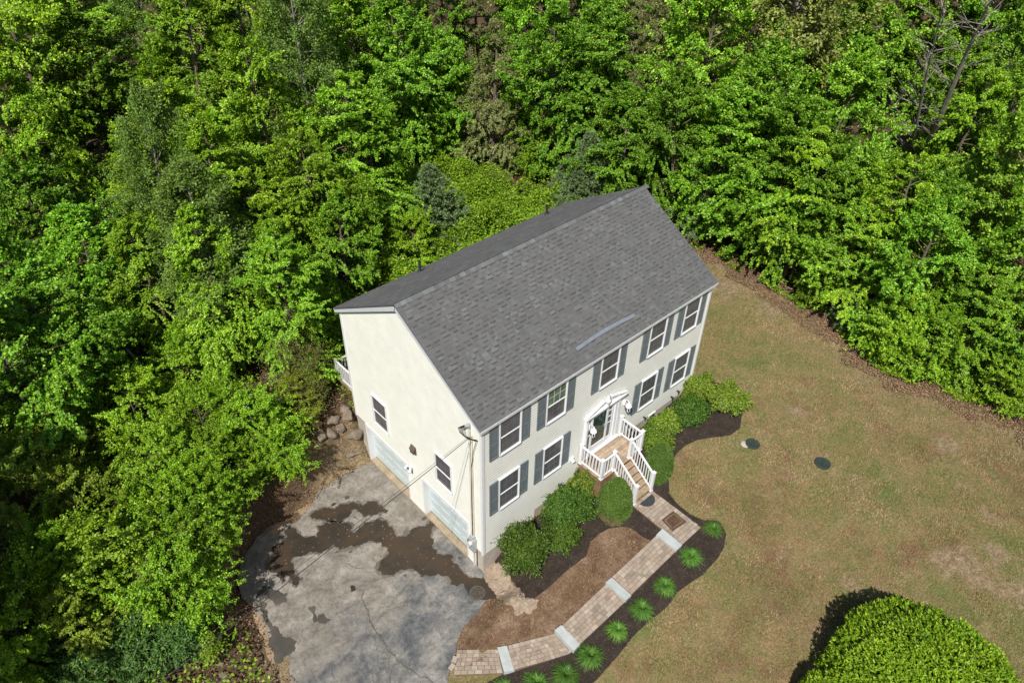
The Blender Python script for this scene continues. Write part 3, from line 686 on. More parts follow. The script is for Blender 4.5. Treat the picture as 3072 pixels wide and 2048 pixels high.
def shutter(u,z0,w=.355,h=1.5):
    b=MB(); r=.05
    b.box(u,u+w,-.0,-.030,z0,z0+h)
    b.box(u,u+r,-.030,-.048,z0,z0+h);b.box(u+w-r,u+w,-.030,-.048,z0,z0+h)
    for a,c in ((0,r+.02),(h*.42,h*.42+r),(h-r-.01,h)): b.box(u+r,u+w-r,-.030,-.047,z0+a,z0+c)
    for a,c in ((r+.05,h*.42-.03),(h*.42+r+.03,h-r-.04)): b.box(u+r+.03,u+w-r-.03,-.030,-.040,z0+a,z0+c)
    return b.build('shutter',M['shutter'],house)
cx=[1.08,3.04,5.52,7.99,9.92]
for i,x in enumerate(cx):
    for z0 in ((4.43,) if i==2 else (4.43,1.83)):
        window('front',x,z0,bright=(i==1 and z0>4))
        shutter(x-.815,z0); shutter(x+.46,z0)
window('gable',5.60,1.70,.90,1.45); window('gable',1.94,1.75,.88,1.42)
# garage doors --------------------------------------------------------------
for y0,y1 in ((4.13,6.85),(.73,3.3)):
    tb=MB(); tb.box(-.03,.34,y0,y0+.08,-.96,.95);tb.box(-.03,.34,y1-.08,y1,-.96,.95);tb.box(-.03,.34,y0+.08,y1-.08,.87,.95)
    tb.box(-.035,-.004,y0-.0,y1+.0,.952,1.02)
    fr=tb.build('garage_door_frame',M['white'],house)
    gd=MB(); a,b=y0+.08,y1-.08; hh=(.87+.95)/4
    for s in range(4):
        z0=-.95+s*hh; gd.box(.20,.25,a,b,z0+.006,z0+hh-.006)
        n=4;pw=(b-a)/n
        for j in range(n): gd.box(.188,.20,a+j*pw+.07,a+(j+1)*pw-.07,z0+.08,z0+hh-.08)
    g=gd.build('garage_door',M['gdoor'],house)
    MB().box(.19,.26,a,b,-.958,-.945).build('weather_seal',M['black'],g)
# gable fittings ---------------------------------------------------------------
v=MB(); v.box(-.05,-.0,3.5,3.78,2.0,2.32); v.box(-.12,-.05,3.54,3.74,2.05,2.26); v.add([(-.13,3.5,2.2),(-.13,3.78,2.2),(-.02,3.78,2.37),(-.02,3.5,2.37)],[(0,1,2,3)])
v.build('wall_vent',M['vent'],house)
fl2=MB(); fl2.lathe((-.04,3.92,1.06),[(.05,-.04),(.06,0),(.05,.04)],10)
for s in (-1,1): fl2.tube([(-.05,3.92,1.06),(-.12,3.92+s*.10,1.10),(-.2,3.92+s*.13,1.0)],[.02,.04,.06],8)
flo=fl2.build('floodlight',M['white'],house)
fd=MB()
for s in (-1,1): fd.tube([(-.2,3.92+s*.13,1.0),(-.215,3.92+s*.133,.985)],[.055,.05],8)
fd.build('lamp_lens',M['black'],flo)
# electric service: conduit, meter, box, weatherhead
mt=MB(); mt.tube([(-.06,.50,.3),(-.06,.50,5.75)],.028,8); mt.tube([(-.05,.40,.45),(-.05,.40,5.45)],.012,6)
mt.tube([(-.06,.42,-1.05),(-.06,.42,.05)],.022,8)
mt.build('service_conduit',M['conduit'],house)
wh=MB(); wh.tube([(-.06,.50,5.72),(-.1,.50,5.86),(-.2,.50,5.86)],[.045,.06,.04],8); wh.build('weatherhead',M['metal'],house)
em=MB(); em.box(-.16,-.02,.30,.58,-.12,.52); em.box(-.13,-.02,.36,.56,.53,.62); mo=em.build('meter_box',M['metal'],house)
e2=MB(); e2.tube([(-.16,.46,.30),(-.26,.46,.30)],[.085,.08],14); e2.build('meter_dial',M['bulb'],mo)
e3=MB(); e3.tube([(-.1,.70,.15),(-.1,.66,.25),(-.08,.6,.15),(-.1,.66,.06),(-.1,.70,.15)],.015,5); e3.tube([(-.05,.6,.2),(-.12,.72,.2)],.012,5); e3.build('cable_coil',M['black'],mo)
lp=MB()
for k in range(4):
    r=.16+.03*k; lp.tube([(-.18,.50+.02*k,5.86),(-.24-.02*k,.52+.10+.03*k,5.72),(-.22,.56+.06*k,5.45),(-.14,.45,5.33),(-.12,.36+.05*k,5.40)],.012,5)
lp.tube([(-.12,.1,5.55),(-.14,.25,5.47),(-.13,.45,5.37),(-.12,.55,5.33)],.022,6)
lp.tube([(-.1,.12,5.52),(-.08,.3,4.9),(-.08,.42,4.0),(-.07,.46,2.5),(-.07,.46,.6)],.010,5)
lp.build('drip_loops',M['black'],house)
# front wall small things
for x,z in ((10.1,1.3),(9.72,1.22),(8.05,1.2)):
    s=MB(); s.tube([(x,-.02,z),(x,-.12,z-.01)],[.03,.022],8); s.tube([(x,-.12,z+.03),(x,-.13,z-.07)],[.03,.02],8); s.build('faucet',M['black'],house)
bw=MB(); bw.box(8.40,8.80,-.05,0,.78,1.02); bwo=bw.build('basement_vent',M['white'],house); MB().box(8.45,8.75,-.06,-.051,.82,.97).build('louvre',M['dark'],bwo)
dv=MB(); dv.box(3.93,4.13,-.08,-.0,1.70,1.84); dv.tube([(4.03,-.08,1.77),(4.03,-.16,1.72)],[.06,.07],8); dv.build('dryer_vent',M['white'],house)
u=MB(); u.box(4.36,4.46,-.10,0,.95,1.15); u.tube([(4.30,-.05,1.1),(4.28,-.05,.3)],.012,5); u.build('outlet_box',M['metal'],house)
# entry -------------------------------------------------------------------------
en=MB(); zb,zt=1.37,3.30
en.box(4.58,4.72,-.09,0,zb,zt);en.box(6.05,6.42,-.05,0,zb,zt);en.box(6.10,6.20,-.09,-.05,zb,zt);en.box(6.26,6.36,-.09,-.05,zb,zt);en.box(4.61,4.69,-.11,-.09,zb,zt)
en.box(4.72,6.05,-.03,0,zt-.07,zt)
en.box(4.54,6.60,-.13,0,zt,zt+.10);en.box(4.50,6.64,-.17,0,zt+.10,zt+.15)
ent=en.build('door_surround',M['white'],house)
pd=MB()
pd.add([(4.60,-.08,zt+.15),(6.55,-.08,zt+.15),(5.58,-.08,zt+.50)],[(0,1,2)])
pd.beam((4.52,-.10,zt+.19),(5.38,-.10,zt+.49),.13,.04);pd.beam((6.62,-.10,zt+.19),(5.76,-.10,zt+.49),.13,.04)
pd.build('broken_pediment',M['white'],ent)
MB().lathe((5.57,-.12,zt+.15),[(.05,0),(.09,.02),(.04,.06),(.06,.1),(.11,.22),(.12,.3),(.05,.38),(.06,.42),(.0,.5)],12).build('urn_finial',M['white'],ent,True)
dr=MB(); dr.box(4.90,4.97,-.075,-.0,zb+.06,zt-.07);dr.box(5.68,5.76,-.075,0,zb+.06,zt-.07);dr.box(4.97,5.68,-.07,0,zt-.12,zt-.07);dr.box(4.97,5.68,-.07,0,zb+.06,zb+.36)
dr.box(4.58,6.42,-.16,-.0,zb-.02,zb+.06); dr.box(5.98,6.05,-.06,0,zb+.06,zt-.07)
door=dr.build('front_door',M['white'],house)
MB().box(4.97,5.68,-.045,-.0,zb+.36,zt-.12).build('storm_glass',M['stormdoor'],door)
MB().box(5.60,5.63,-.10,-.045,zb+1.0,zb+1.12).build('handle',M['metal'],door)
for a,b in ((4.72,4.90),(5.76,5.98)):
    s=MB(); s.box(a,b,-.036,0,zb+.30,zt-.07); so_=s.build('sidelight',M['glass'],door)
    t=MB(); 
    for zz in (zb+1.0,zb+1.3,zb+1.6): t.box(a,b,-.052,-.037,zz,zz+.035)
    t.box(a,b,-.05,-.001,zb+.06,zb+.30); t.build('sidelight_bars',M['white'],so_)
for lx in (4.80,6.66):
    l=MB(); y=-.24 if lx>5 else -.26; z0=2.62
    l.lathe((lx,-.03,z0+.12),[(.055,0),(.06,.03),(.055,.2),(.03,.22)],10)
    l.tube([(lx,-.04,z0+.28),(lx,-.12,z0+.42),(lx,y,z0+.40)],.014,6)
    l.lathe((lx,y,z0),[(.02,-.12),(.05,-.06),(.075,0),(.105,.02),(.11,.03),(.115,.19),(.125,.20),(.09,.28),(.04,.33),(.03,.38),(.0,.42)],8)
    lo=l.build('wall_lantern',M['white'],house)
    g=MB(); 
    for k in range(8):
        t=2*math.pi*(k)/8; g.box(lx+.104*math.cos(t)-.022,lx+.104*math.cos(t)+.022,y+.104*math.sin(t)-.022,y+.104*math.sin(t)+.022,z0+.06,z0+.16)
    g.build('lantern_pane',M['black'],lo)
# ---------------------------------------------------------------- porch
ZD=1.33
porch=empty('porch',(5.5,-.6,0),'small wooden entry porch with white railings and five plank steps','porch')
def inv(o):  # children are modelled in world coordinates
    o.location=Vector(o.location)-porch.location; return o
def pbuild(mb,name,m,par=None):
    o=mb.build(name,m,par or porch)
    if par is None or par is porch: inv(o)
    return o
d=MB(); y=-.02-.0
for k in range(9):
    y1=-.165-k*.125; d.box(4.40,6.60,y1,y1+.118,ZD-.035,ZD)
pbuild(d,'deck',M['wood'])
s=MB(); s.box(4.44,4.47,-1.12,-.02,.15,ZD-.04);s.box(6.53,6.56,-1.12,-.02,.15,ZD-.04);s.box(4.471,5.05,-1.14,-1.11,.15,ZD-.04);s.box(5.97,6.529,-1.14,-1.11,.15,ZD-.04)
for zz in np.arange(.2,1.2,.14): s.box(4.425,4.439,-1.13,-.02,zz,zz+.12)
pbuild(s,'skirting',M['skirt'])
nst=5;zg=.47;rise=(ZD-zg)/(nst+1)*1.0;run=.205
for k in range(nst):
    zz=ZD-rise*(k+1); y1=-1.16-run*k
    t=MB(); t.box(5.06,5.98,y1-run*.48,y1+.01,zz-.035,zz); t.box(5.06,5.98,y1-run-.015,y1-run*.52,zz-.035,zz)
    st=pbuild(t,'step',M['wood']); r=MB().box(5.07,5.97,y1-.012,y1+.012,zz-.036-rise+.04,zz-.037); r.build('riser',M['skirt'],st)
for x0 in (5.03,5.985):
    sg=MB(); sg.add([(x0,-1.12,ZD-.04),(x0,-2.24,zg),(x0,-1.12,zg-.2),(x0,-2.24,zg-.2),(x0+.03,-1.12,ZD-.04),(x0+.03,-2.24,zg),(x0+.03,-1.12,zg-.2),(x0+.03,-2.24,zg-.2)],[(0,1,3,2),(4,6,7,5),(0,4,5,1)])
    pbuild(sg,'stringer',M['skirt'])
def post(par,x,y,z0,h):
    b=MB(); b.box(x-.05,x+.05,y-.05,y+.05,z0,z0+h); b.box(x-.065,x+.065,y-.065,y+.065,z0+h,z0+h+.03); b.box(x-.04,x+.04,y-.04,y+.04,z0+h+.03,z0+h+.055); b.box(x-.062,x+.062,y-.062,y+.062,z0,z0+.04)
    return b.build('post',M['white'],par)
def railing(par,a,b,za,zb_,h=.86,label=None,posts=(1,1)):
    t=MB(); A=Vector((*a,za));B_=Vector((*b,zb_))
    t.beam(A+Vector((0,0,h)),B_+Vector((0,0,h)),.065,.05); t2=MB().beam(A+Vector((0,0,.10)),B_+Vector((0,0,.10)),.05,.045)
    r=t.build('railing',M['white'],par); t2.build('bottom_rail',M['white'],r)
    if label: r['label']=label
    r.location=Vector(r.location)-par.location
    n=max(2,int((B_-A).length/.125))
    for i in range(1,n):
        p=A+(B_-A)*i/n; MB().box(p.x-.016,p.x+.016,p.y-.016,p.y+.016,p.z+.11,p.z+h-.02).build('baluster',M['white'],r)
    if posts[0]: post(r,a[0],a[1],za,h+.09)
    if posts[1]: post(r,b[0],b[1],zb_,h+.09)
    return r
railing(porch,(4.45,-.12),(4.45,-1.10),ZD,ZD)
railing(porch,(4.45,-1.10),(5.06,-1.10),ZD,ZD,posts=(0,1))
railing(porch,(6.54,-.12),(6.54,-1.10),ZD,ZD)
railing(porch,(6.54,-1.10),(5.94,-1.10),ZD,ZD,posts=(0,1))
railing(porch,(5.07,-1.13),(5.08,-2.20),ZD,zg+.02,posts=(0,1))
railing(porch,(5.95,-1.13),(5.99,-2.20),ZD,zg+.02,posts=(0,1))
# rear deck
rdk=empty('rear_deck',(2.0,8.4,0),'raised rear deck corner with white railing behind the garage end','deck')
dk=MB()
for k in range(13): dk.box(.40,4.4,7.52+k*.148,7.52+k*.148+.14,1.30,1.335)
o=dk.build('deck',M['wood'],rdk);o.location-=rdk.location
dk=MB(); dk.box(.42,.46,7.5,9.42,1.08,1.29);dk.box(.461,4.4,9.38,9.42,1.08,1.29)
for px,py in ((.5,9.3),(4.3,9.3),(2.4,9.3)): dk.box(px,px+.12,py,py+.06,.5,1.07)
o=dk.build('deck_frame',M['skirt'],rdk);o.location-=rdk.location
railing(rdk,(.45,7.56),(.45,9.40),1.335,1.335); railing(rdk,(.45,9.40),(4.35,9.40),1.335,1.335,posts=(0,1))
# ---------------------------------------------------------------- paved path
def pavers(poly_quad,name,label=None,seed=0,kk=(.20,.135)):
    """running-bond pavers filling a quadrilateral (a,b,c,d), rows run a->b; z given per corner"""
    a,b,c,d=[Vector(p) for p in poly_quad]
    rr=random.Random(seed); L1=((b-a).length+(c-d).length)/2; L2=((d-a).length+(c-b).length)/2
    rows=max(1,round(L2/kk[1])); m=MB(); g=MB()
    def P(u,v,dz=0):
        p=(a*(1-u)+b*u)*(1-v)+(d*(1-u)+c*u)*v; return (p.x,p.y,p.z+dz)
    g.add([P(0,0,-.012),P(1,0,-.012),P(1,1,-.012),P(0,1,-.012),P(0,0,-.15),P(1,0,-.15),P(1,1,-.15),P(0,1,-.15)],[(0,1,2,3),(0,4,5,1),(1,5,6,2),(2,6,7,3),(3,7,4,0)])
    for r in range(rows):
        v0,v1=r/rows,(r+1)/rows; u=-rr.random()*kk[0]/L1; e=.004/L2
        while u<1:
            wd=rr.choice((1,1,.68,1.15))*kk[0]/L1; u0=max(0,u)+.004/L1; u1=min(1,u+wd)-.004/L1
            if u1-u0>.02/L1*1.5:
                t=rr.uniform(-.004,.004);t2=rr.uniform(-.003,.003);bv=.006
                du=bv/L1;dv=bv/L2
                m.add([P(u0,v0+e,t-.01),P(u1,v0+e,t-.01),P(u1,v1-e,t-.01),P(u0,v1-e,t-.01),P(u0+du,v0+e+dv,t),P(u1-du,v0+e+dv,t+t2),P(u1-du,v1-e-dv,t+t2),P(u0+du,v1-e-dv,t),P(u0,v0+e,-.05),P(u1,v0+e,-.05),P(u1,v1-e,-.05),P(u0,v1-e,-.05)],
                   [(4,5,6,7),(0,1,5,4),(1,2,6,5),(2,3,7,6),(3,0,4,7),(8,9,1,0),(9,10,2,1),(10,11,3,2),(11,8,0,3)])
            u+=wd
    o=m.build(name,M['paver']); tag(o,kind='structure'); g.build('joint_sand',M['sand'],o); return o
z0=.47
pavers([(5.0,-4.36,z0-.03),(6.1,-4.36,z0-.03),(6.06,-2.20,z0),(5.02,-2.20,z0)],'path',seed=1)
pavers([(2.50,-4.36,.16),(4.72,-4.37,.39),(4.72,-3.53,.39),(2.50,-3.52,.16)],'path',seed=2)
pavers([(.22,-4.30,-.22),(2.22,-4.36,.04),(2.22,-3.52,.04),(.24,-3.50,-.22)],'path',seed=3)
pavers([(-1.70,-3.42,-.58),(-.07,-4.30,-.40),(-.02,-3.48,-.40),(-1.35,-2.70,-.58)],'path',seed=4)
pavers([(-3.05,-2.15,-.98),(-1.97,-3.22,-.72),(-1.60,-2.55,-.72),(-2.45,-1.60,-.98)],'path',seed=5)
def slab(q,th,label):
    b=MB(); rr=random.Random(int(q[0][0]*77)); n=7; top=[]
    e=[]
    for i in range(4):
        p=Vector(q[i]);r_=Vector(q[(i+1)%4])
        for k in range(n): t=k/n; pt=p*(1-t)+r_*t; e.append(pt+Vector((rr.uniform(-.006,.006),rr.uniform(-.006,.006),0)))
    c=len(e); b.v=[tuple(p) for p in e]+[(p.x,p.y,p.z-th) for p in e]; b.f=[tuple(range(c))]+[(i,i+c,(i+1)%c+c,(i+1)%c) for i in range(c)]
    b.o=(q[0][0],q[0][1],q[0][2]-th)
    o=b.build('stone_step',M['bluestone']); tag(o,label,'step','grey stone steps across the paved walk'); return o
slab([(4.69,-4.38,z0-.01),(5.01,-4.38,z0-.01),(5.03,-3.52,z0-.01),(4.69,-3.54,z0-.01)],.18,'grey stone step at the turn of the walk nearest the porch landing')
slab([(2.20,-4.37,.15),(2.50,-4.37,.12),(2.52,-3.51,.12),(2.22,-3.52,.15)],.18,'grey stone step across the middle of the straight walk')
slab([(-.08,-4.33,-.22),(.22,-4.31,-.22),(.25,-3.47,-.22),(-.03,-3.46,-.22)],.2,'grey stone step where the straight walk starts to bend')
slab([(-1.97,-3.27,-.60),(-1.69,-3.43,-.60),(-1.33,-2.70,-.60),(-1.60,-2.54,-.60)],.2,'grey stone step nearest the driveway, set at a slant')
for i,(x,y,a) in enumerate(((-2.72,-1.80,.5),(-2.93,-1.93,.2))):
    b=MB(); c,s_=math.cos(a),math.sin(a); b.obox((0,0,.03),(.10*c,.10*s_,.01),(-.07*s_,.07*c,.012),(0,0,.03)); o=b.build('loose_paver',M['paver']); o.location=(x,y,-1.03)
    tag(o,('tan paver turned askew at the top corner of the walk end','tan paver slipped onto the driveway edge at the walk end')[i],'paver','loose pavers at the driveway end of the walk')
# mats
b=MB(); n=14; e=[(5.57+.33*math.cos(math.pi+math.pi*k/n)*1.0,-2.33+.33*math.sin(math.pi+math.pi*k/n)) for k in range(n+1)]
b.v=[(x,y,z0+.018) for x,y in e]+[(x,y,z0+.006) for x,y in e]; c=len(e); b.f=[tuple(range(c))]+[(i,i+c,(i+1)%c+c,(i+1)%c) for i in range(c)]
b.o=(5.57,-2.4,z0); tag(b.build('doormat',M['mat']),'half-round black doormat at the foot of the porch steps','doormat')
b=MB(); b.v=[(5.20,-3.82,z0+.0),(5.86,-3.90,z0+.0),(5.87,-3.32,z0+.01),(5.28,-3.28,z0+.01),(5.20,-3.82,z0+.02),(5.86,-3.90,z0+.02),(5.87,-3.32,z0+.025),(5.28,-3.28,z0+.025)]
b.f=[(4,5,6,7),(0,1,5,4),(1,2,6,5),(2,3,7,6),(3,0,4,7)]; b.o=(5.5,-3.6,z0); mo2=tag(b.build('doormat',M['mat2']),'square dark brown mat lying on the paved landing','doormat')
b=MB(); q=[Vector((5.27,-3.75)),Vector((5.79,-3.81)),Vector((5.80,-3.40)),Vector((5.34,-3.37))]
for k in range(4): p,r_=q[k],q[(k+1)%4]; b.beam((p.x,p.y,z0+.027),(r_.x,r_.y,z0+.027),.03,.008)
mrim=b.build('mat_border',M['skirt'],mo2); mrim.location=-Vector(mo2.location)
# drain grate
dx,dy=-.69,-.50; dz=-.985; dr_=empty('storm_drain',(dx,dy,dz),'round rusty iron drain grate in the wet corner of the driveway','drain')
g=MB(); rr_=.27; n=24
for k in range(n):
    t0,t1=2*math.pi*k/n,2*math.pi*(k+1)/n
    def pt(r,t,z): return (r*math.cos(t),r*math.sin(t),z)
    g.add([pt(rr_,t0,.012),pt(rr_,t1,.012),pt(rr_-.035,t1,.012),pt(rr_-.035,t0,.012),pt(rr_,t0,-.02),pt(rr_,t1,-.02),pt(rr_-.035,t1,-.02),pt(rr_-.035,t0,-.02)],[(0,1,2,3),(0,4,5,1),(3,2,6,7)])
for k in range(-3,4):
    q=k*.066; hl=math.sqrt(max(0,(rr_-.03)**2-q*q)); g.box(-hl,hl,q-.013,q+.013,-.01,.010); g.box(q-.013,q+.013,-hl,hl,-.012,.008)
g.build('grate',M['iron'],dr_); MB().lathe((0,0,-.02),[(0.001,0),(rr_-.02,.0)],20).build('pit',M['dark'],dr_)
# septic lids
for i,(x,y,r) in enumerate(((10.42,-3.45,.27),(11.46,-5.73,.29))):
    z=hz(x,y); t=empty('septic_lid',(x,y,z),('dark green round lid beside a patch of bare concrete, nearer the house','dark green round lid alone in the grass farther from the house')[i],'lid','round green lids set in the lawn')
    b=MB(); b.lathe((0,0,0),[(r,0),(r,.045),(r-.02,.06),(r-.05,.06),(r-.06,.052),(.001,.056)],28); b.build('cover',M['lid'],t)
    rb_=MB()
    for k in range(8):
        a=math.pi*k/4; rb_.beam((.05*math.cos(a),.05*math.sin(a),.06),((r-.07)*math.cos(a),(r-.07)*math.sin(a),.06),.015,.012)
    rb_.build('ribs',M['lid'],t)
    if i==0:
        c=MB(); c.lathe((-.22,.18,0),[(.17,0),(.16,.02),(.001,.025)],9); c.build('concrete_patch',M['concrete'],t)
# rocks
def rock(x,y,z,sx,sy,sz,seed,m,label,group=None,rzv=0,cat='rock',name='boulder'):
    import bmesh
    bm=bmesh.new(); bmesh.ops.create_icosphere(bm,subdivisions=3,radius=1); rr=random.Random(seed)
    pl=[(Vector((rr.gauss(0,1),rr.gauss(0,1),rr.gauss(0,1))).normalized(),rr.uniform(.45,.8)) for k in range(13)]
    for v in bm.verts:
        p=v.co.copy()
        for n_,d_ in pl:
            e=p.dot(n_)-d_
            if e>0:p-=n_*e*.85
        q=p*1.0; f=1+.06*math.sin(p.x*7+seed)+.05*math.sin(p.y*9+p.z*5+seed)+.03*math.sin(p.x*19+p.y*23+seed); v.co=Vector((q.x*sx*f,q.y*sy*f,q.z*sz*f))
    me=bpy.data.meshes.new(name); bm.to_mesh(me); bm.free(); me.materials.append(m); me.shade_smooth()
    o=bpy.data.objects.new(name,me); col.objects.link(o); o.location=(x,y,z); o.rotation_euler=(0,0,rzv); tag(o,label,cat,group); return o
sheet('sandy_ledge',jag([(.50,.10),(.0,.05),(-.22,-.5),(-.34,-1.1),(-.46,-1.7),(-.5,-2.2),(-.1,-2.5),(.35,-2.35),(.1,-2.0),(.25,-1.4),(.42,-.9),(.5,-.3)],.2,3),.045,M['ledge'])
G='rocks of the rough stone wall behind the garage corner'
for i,(x,y,z,a,b_,c,l) in enumerate(((-.28,7.28,-.62,.36,.30,.30,'pinkish squared rock against the garage corner, largest of the wall'),(-.30,7.62,-.15,.34,.26,.22,'pale rounded rock one course above the squared rock at the corner'),
   (-.75,7.55,-.72,.26,.22,.2,'small tan rock left of the squared corner rock'),(-1.15,7.55,-.5,.34,.26,.26,'grey shaded rock in the middle of the rough stone wall'),(-.62,7.15,-.92,.5,.2,.14,'flat low rock at the driveway level below the stone wall'),
   (-.85,7.8,-.15,.32,.26,.24,'dark rock in the upper course of the stone wall'),(-1.55,7.6,-.8,.3,.25,.2,'dark rock at the left end of the stone wall'),(-.15,7.95,.25,.3,.24,.2,'grey-brown rock highest up beside the house foundation'))):
    rock(x,y,hz(x,y)+c*.25,a*.95,b_*1.0,c*.9,i+3,M['rock'],l,G,i*.7)
G='broken pale ledge stones between the drain and the mulch'
for i,(x,y,z,a,b_,c,l) in enumerate(((.28,-.12,-.62,.26,.16,.14,'flat tan slab stone against the near house corner'),(.05,-.62,-.86,.26,.30,.16,'crumbled pale ledge stone just below the slab at the house corner'),
   (-.02,-1.15,-.84,.22,.34,.15,'pale ledge stone in the middle of the broken row by the mulch'),(-.15,-1.75,-.84,.26,.3,.12,'sandy ledge stone where the dark mulch ends in a point'),(.18,-2.14,-.62,.16,.12,.09,'small tan stone at the tip of the mulch bed'))):
    rock(x,y,hz(x,y)+.03,a*.6,b_*.6,c*.5,i+23,M['ledge'],l,G,i*.5)
G='pinkish rocks in the soil at the bottom of the driveway edge'
for i,(x,y,a,l) in enumerate(((-8.30,2.42,.2,'rounded pinkish rock on the bare soil left of the driveway, nearest the laurels'),(-8.50,2.25,.17,'small pinkish rock cut by the bottom edge of the photo'),(-8.20,2.78,.13,'smallest pinkish rock, highest of the three on the bare soil'))):
    rock(x,y,hz(x,y)+.02,a,a*.8,a*.6,i+43,M['rock'],l,G,i)
# overhead cables
def cable(p0,p1,r,sag,label,ext=2.4):
    p0=Vector(p0);p1=Vector(p1);e=p0+(p1-p0)*ext; pts=[]
    for i in range(41):
        t=i/40; p=p0.lerp(e,t); p.z-=4*sag*t*(1-t); pts.append(p)
    b=MB(); b.o=tuple(p0); b.tube(pts,r,6); tag(b.build('power_cable',M['cable']),label,'cable','overhead cables leaving the house corner')
cable((-.12,.354,5.50),(-7.79,-2.44,8.43),.010,.12,'thick black overhead cable running from the house corner over the driveway')
cable((-.12,.48,5.38),(-7.89,-2.30,8.47),.005,.15,'thinner overhead cable running just above the thick one')
# ---------------------------------------------------------------- foliage
def leaves(C_,D_,Nn,ln,wd,rng):
    """diamond leaves: centres/base C_, direction D_, normals Nn, arrays of lengths/widths -> (n*4,3)"""
    D_=D_/np.linalg.norm(D_,axis=1,keepdims=True); S=np.cross(D_,Nn); S/=np.linalg.norm(S,axis=1,keepdims=True)+1e-9
    U=np.cross(S,D_)
    ln=np.asarray(ln).reshape(-1,1)*np.ones((len(C_),1)); wd=np.asarray(wd).reshape(-1,1)*np.ones((len(C_),1))
    a=C_; t=C_+D_*ln - U*ln*.12; m=C_+D_*ln*.45+U*ln*.04
    return np.stack([a,m+S*wd*.5,t,m-S*wd*.5],1).reshape(-1,3)
def spray_tree(seed,H,r,z0,nb,lpb,ln,wl,prof,rise=(.05,.5),droop=.25,thick=.10,tw=8,tilt=.35,inner=.35,width=.42,wood=True,trunk_r=.14,irr=.35):
    rng=np.random.default_rng(seed); LV=[]; tb=MB(); tb.tube([(0,0,-.3),(.03,.02,H*.35),(-.05,.05,H*.7),(0,0,H*.97)],[trunk_r*1.3,trunk_r,trunk_r*.6,.02],7)
    ph=rng.uniform(0,6.28,4)
    for i in range(nb):
        t=np.clip((i+rng.uniform(-1.2,2.2))/nb,0.01,.995); z=z0+(H-z0)*t; a=rng.uniform(0,6.283)
        lob=1+irr*.55*math.sin(2*a+ph[0]+t*3)+irr*.45*math.sin(3*a+ph[1]-t*5)+irr*.4*math.sin(t*9+ph[2])
        R_=r*prof(t)*lob*rng.uniform(.62,1.12)
        el=rise[0]+(rise[1]-rise[0])*t+rng.normal(0,.16)
        Lb=max(.25,R_/max(.4,math.cos(el)))
        d=np.array([math.cos(a)*math.cos(el),math.sin(a)*math.cos(el),math.sin(el)]); side=np.array([-math.sin(a),math.cos(a),rng.normal(0,.25)])
        zs=z-math.sin(el)*Lb*.35; p0=np.array([0,0,max(.1,zs)]); dr=droop*rng.uniform(.3,1.6)
        if wood and i%2==0:
            q=[tuple(p0+d*Lb*s-np.array([0,0,dr*Lb*s*s])) for s in (0,.35,.7,.95)]; tb.tube(q,[trunk_r*.30,trunk_r*.2,.015,.006],4)
        n=int(lpb*(.45+.8*prof(t))*rng.uniform(.45,1.4))
        nt_=tw+rng.integers(-2,4); tu=np.sort(rng.uniform(inner,1,nt_)); ts=np.where(np.arange(nt_)%2==0,1,-1); ta=rng.uniform(.35,1.15,nt_)
        k=rng.integers(0,nt_,n); u=tu[k]; tl=width*Lb*(1.15-u)*1.6*rng.uniform(.6,1.25,nt_)[k]+.12
        s=rng.uniform(0.05,1,n)**.8; roll=rng.normal(0,tilt*.9,nt_)[k]
        td=d[None,:]*np.cos(ta[k])[:,None]+side[None,:]*(ts[k]*np.sin(ta[k]))[:,None]+np.array([0,0,1.])*roll[:,None]*.6
        P=p0+d*(Lb*u)[:,None]+td*(tl*s)[:,None]
        rad=np.hypot(P[:,0],P[:,1]); P[:,2]-=dr*Lb*(rad/Lb)**2
        P+=rng.normal(0,thick,(n,3))*np.array([.7,.7,1])
        ld=td+rng.normal(0,.6,(n,3))*np.array([1,1,.5])-np.array([0,0,.3])
        nn=np.array([0,0,1.])+rng.normal(0,tilt*1.3,(n,3))+np.array([math.cos(a),math.sin(a),0])*.5
        LV.append(leaves(P,ld,nn,ln*rng.uniform(.6,1.3,n),ln*wl*rng.uniform(.75,1.25,n),rng))
    return np.concatenate(LV),tb
def needle_tree(seed,H,r,z0,nb,ln=.13):
    rng=np.random.default_rng(seed); LV=[];tb=MB();tb.tube([(0,0,-.2),(0,0,H)],[.07,.01],6)
    for i in range(nb):
        t=(i+.5)/nb; z=z0+(H-z0)*t; R_=r*(1-t)**.7*rng.uniform(.8,1.1)+.08; a=i*2.4+rng.uniform(-.3,.3); el=.15+.7*t
        d=np.array([math.cos(a)*math.cos(el),math.sin(a)*math.cos(el),math.sin(el)]); p0=np.array([0,0,z])
        tb.tube([tuple(p0),tuple(p0+d*R_)],[.018,.006],4)
        side=np.array([-math.sin(a),math.cos(a),0.]); nt_=max(5,int(R_*13))
        for k in range(nt_):
            u=rng.uniform(.25,1); c=p0+d*R_*u+side*rng.normal(0,.22)*R_*(1.1-u*.6)+np.array([0,0,rng.normal(.03,.04)]); n=22
            dd=rng.normal(0,1,(n,3))*.75+d+np.array([0,0,.6]); LV.append(leaves(np.repeat(c[None],n,0),dd,rng.normal(0,.6,(n,3))+np.array([-.5,-.4,.9]) *0+np.array([0,0,1.1]),ln*rng.uniform(.8,1.3,n),.032,rng))
    return np.concatenate(LV),tb
dome=lambda t:(math.sin(math.pi*min(1,.12+t*.90)))**.65 if t<1 else 0
cone=lambda t:(1-t)**.8*.95+.06
TALL=lambda t:(math.sin(math.pi*min(.99,.22+t*.76)))**.95*1.04
PROTO={}
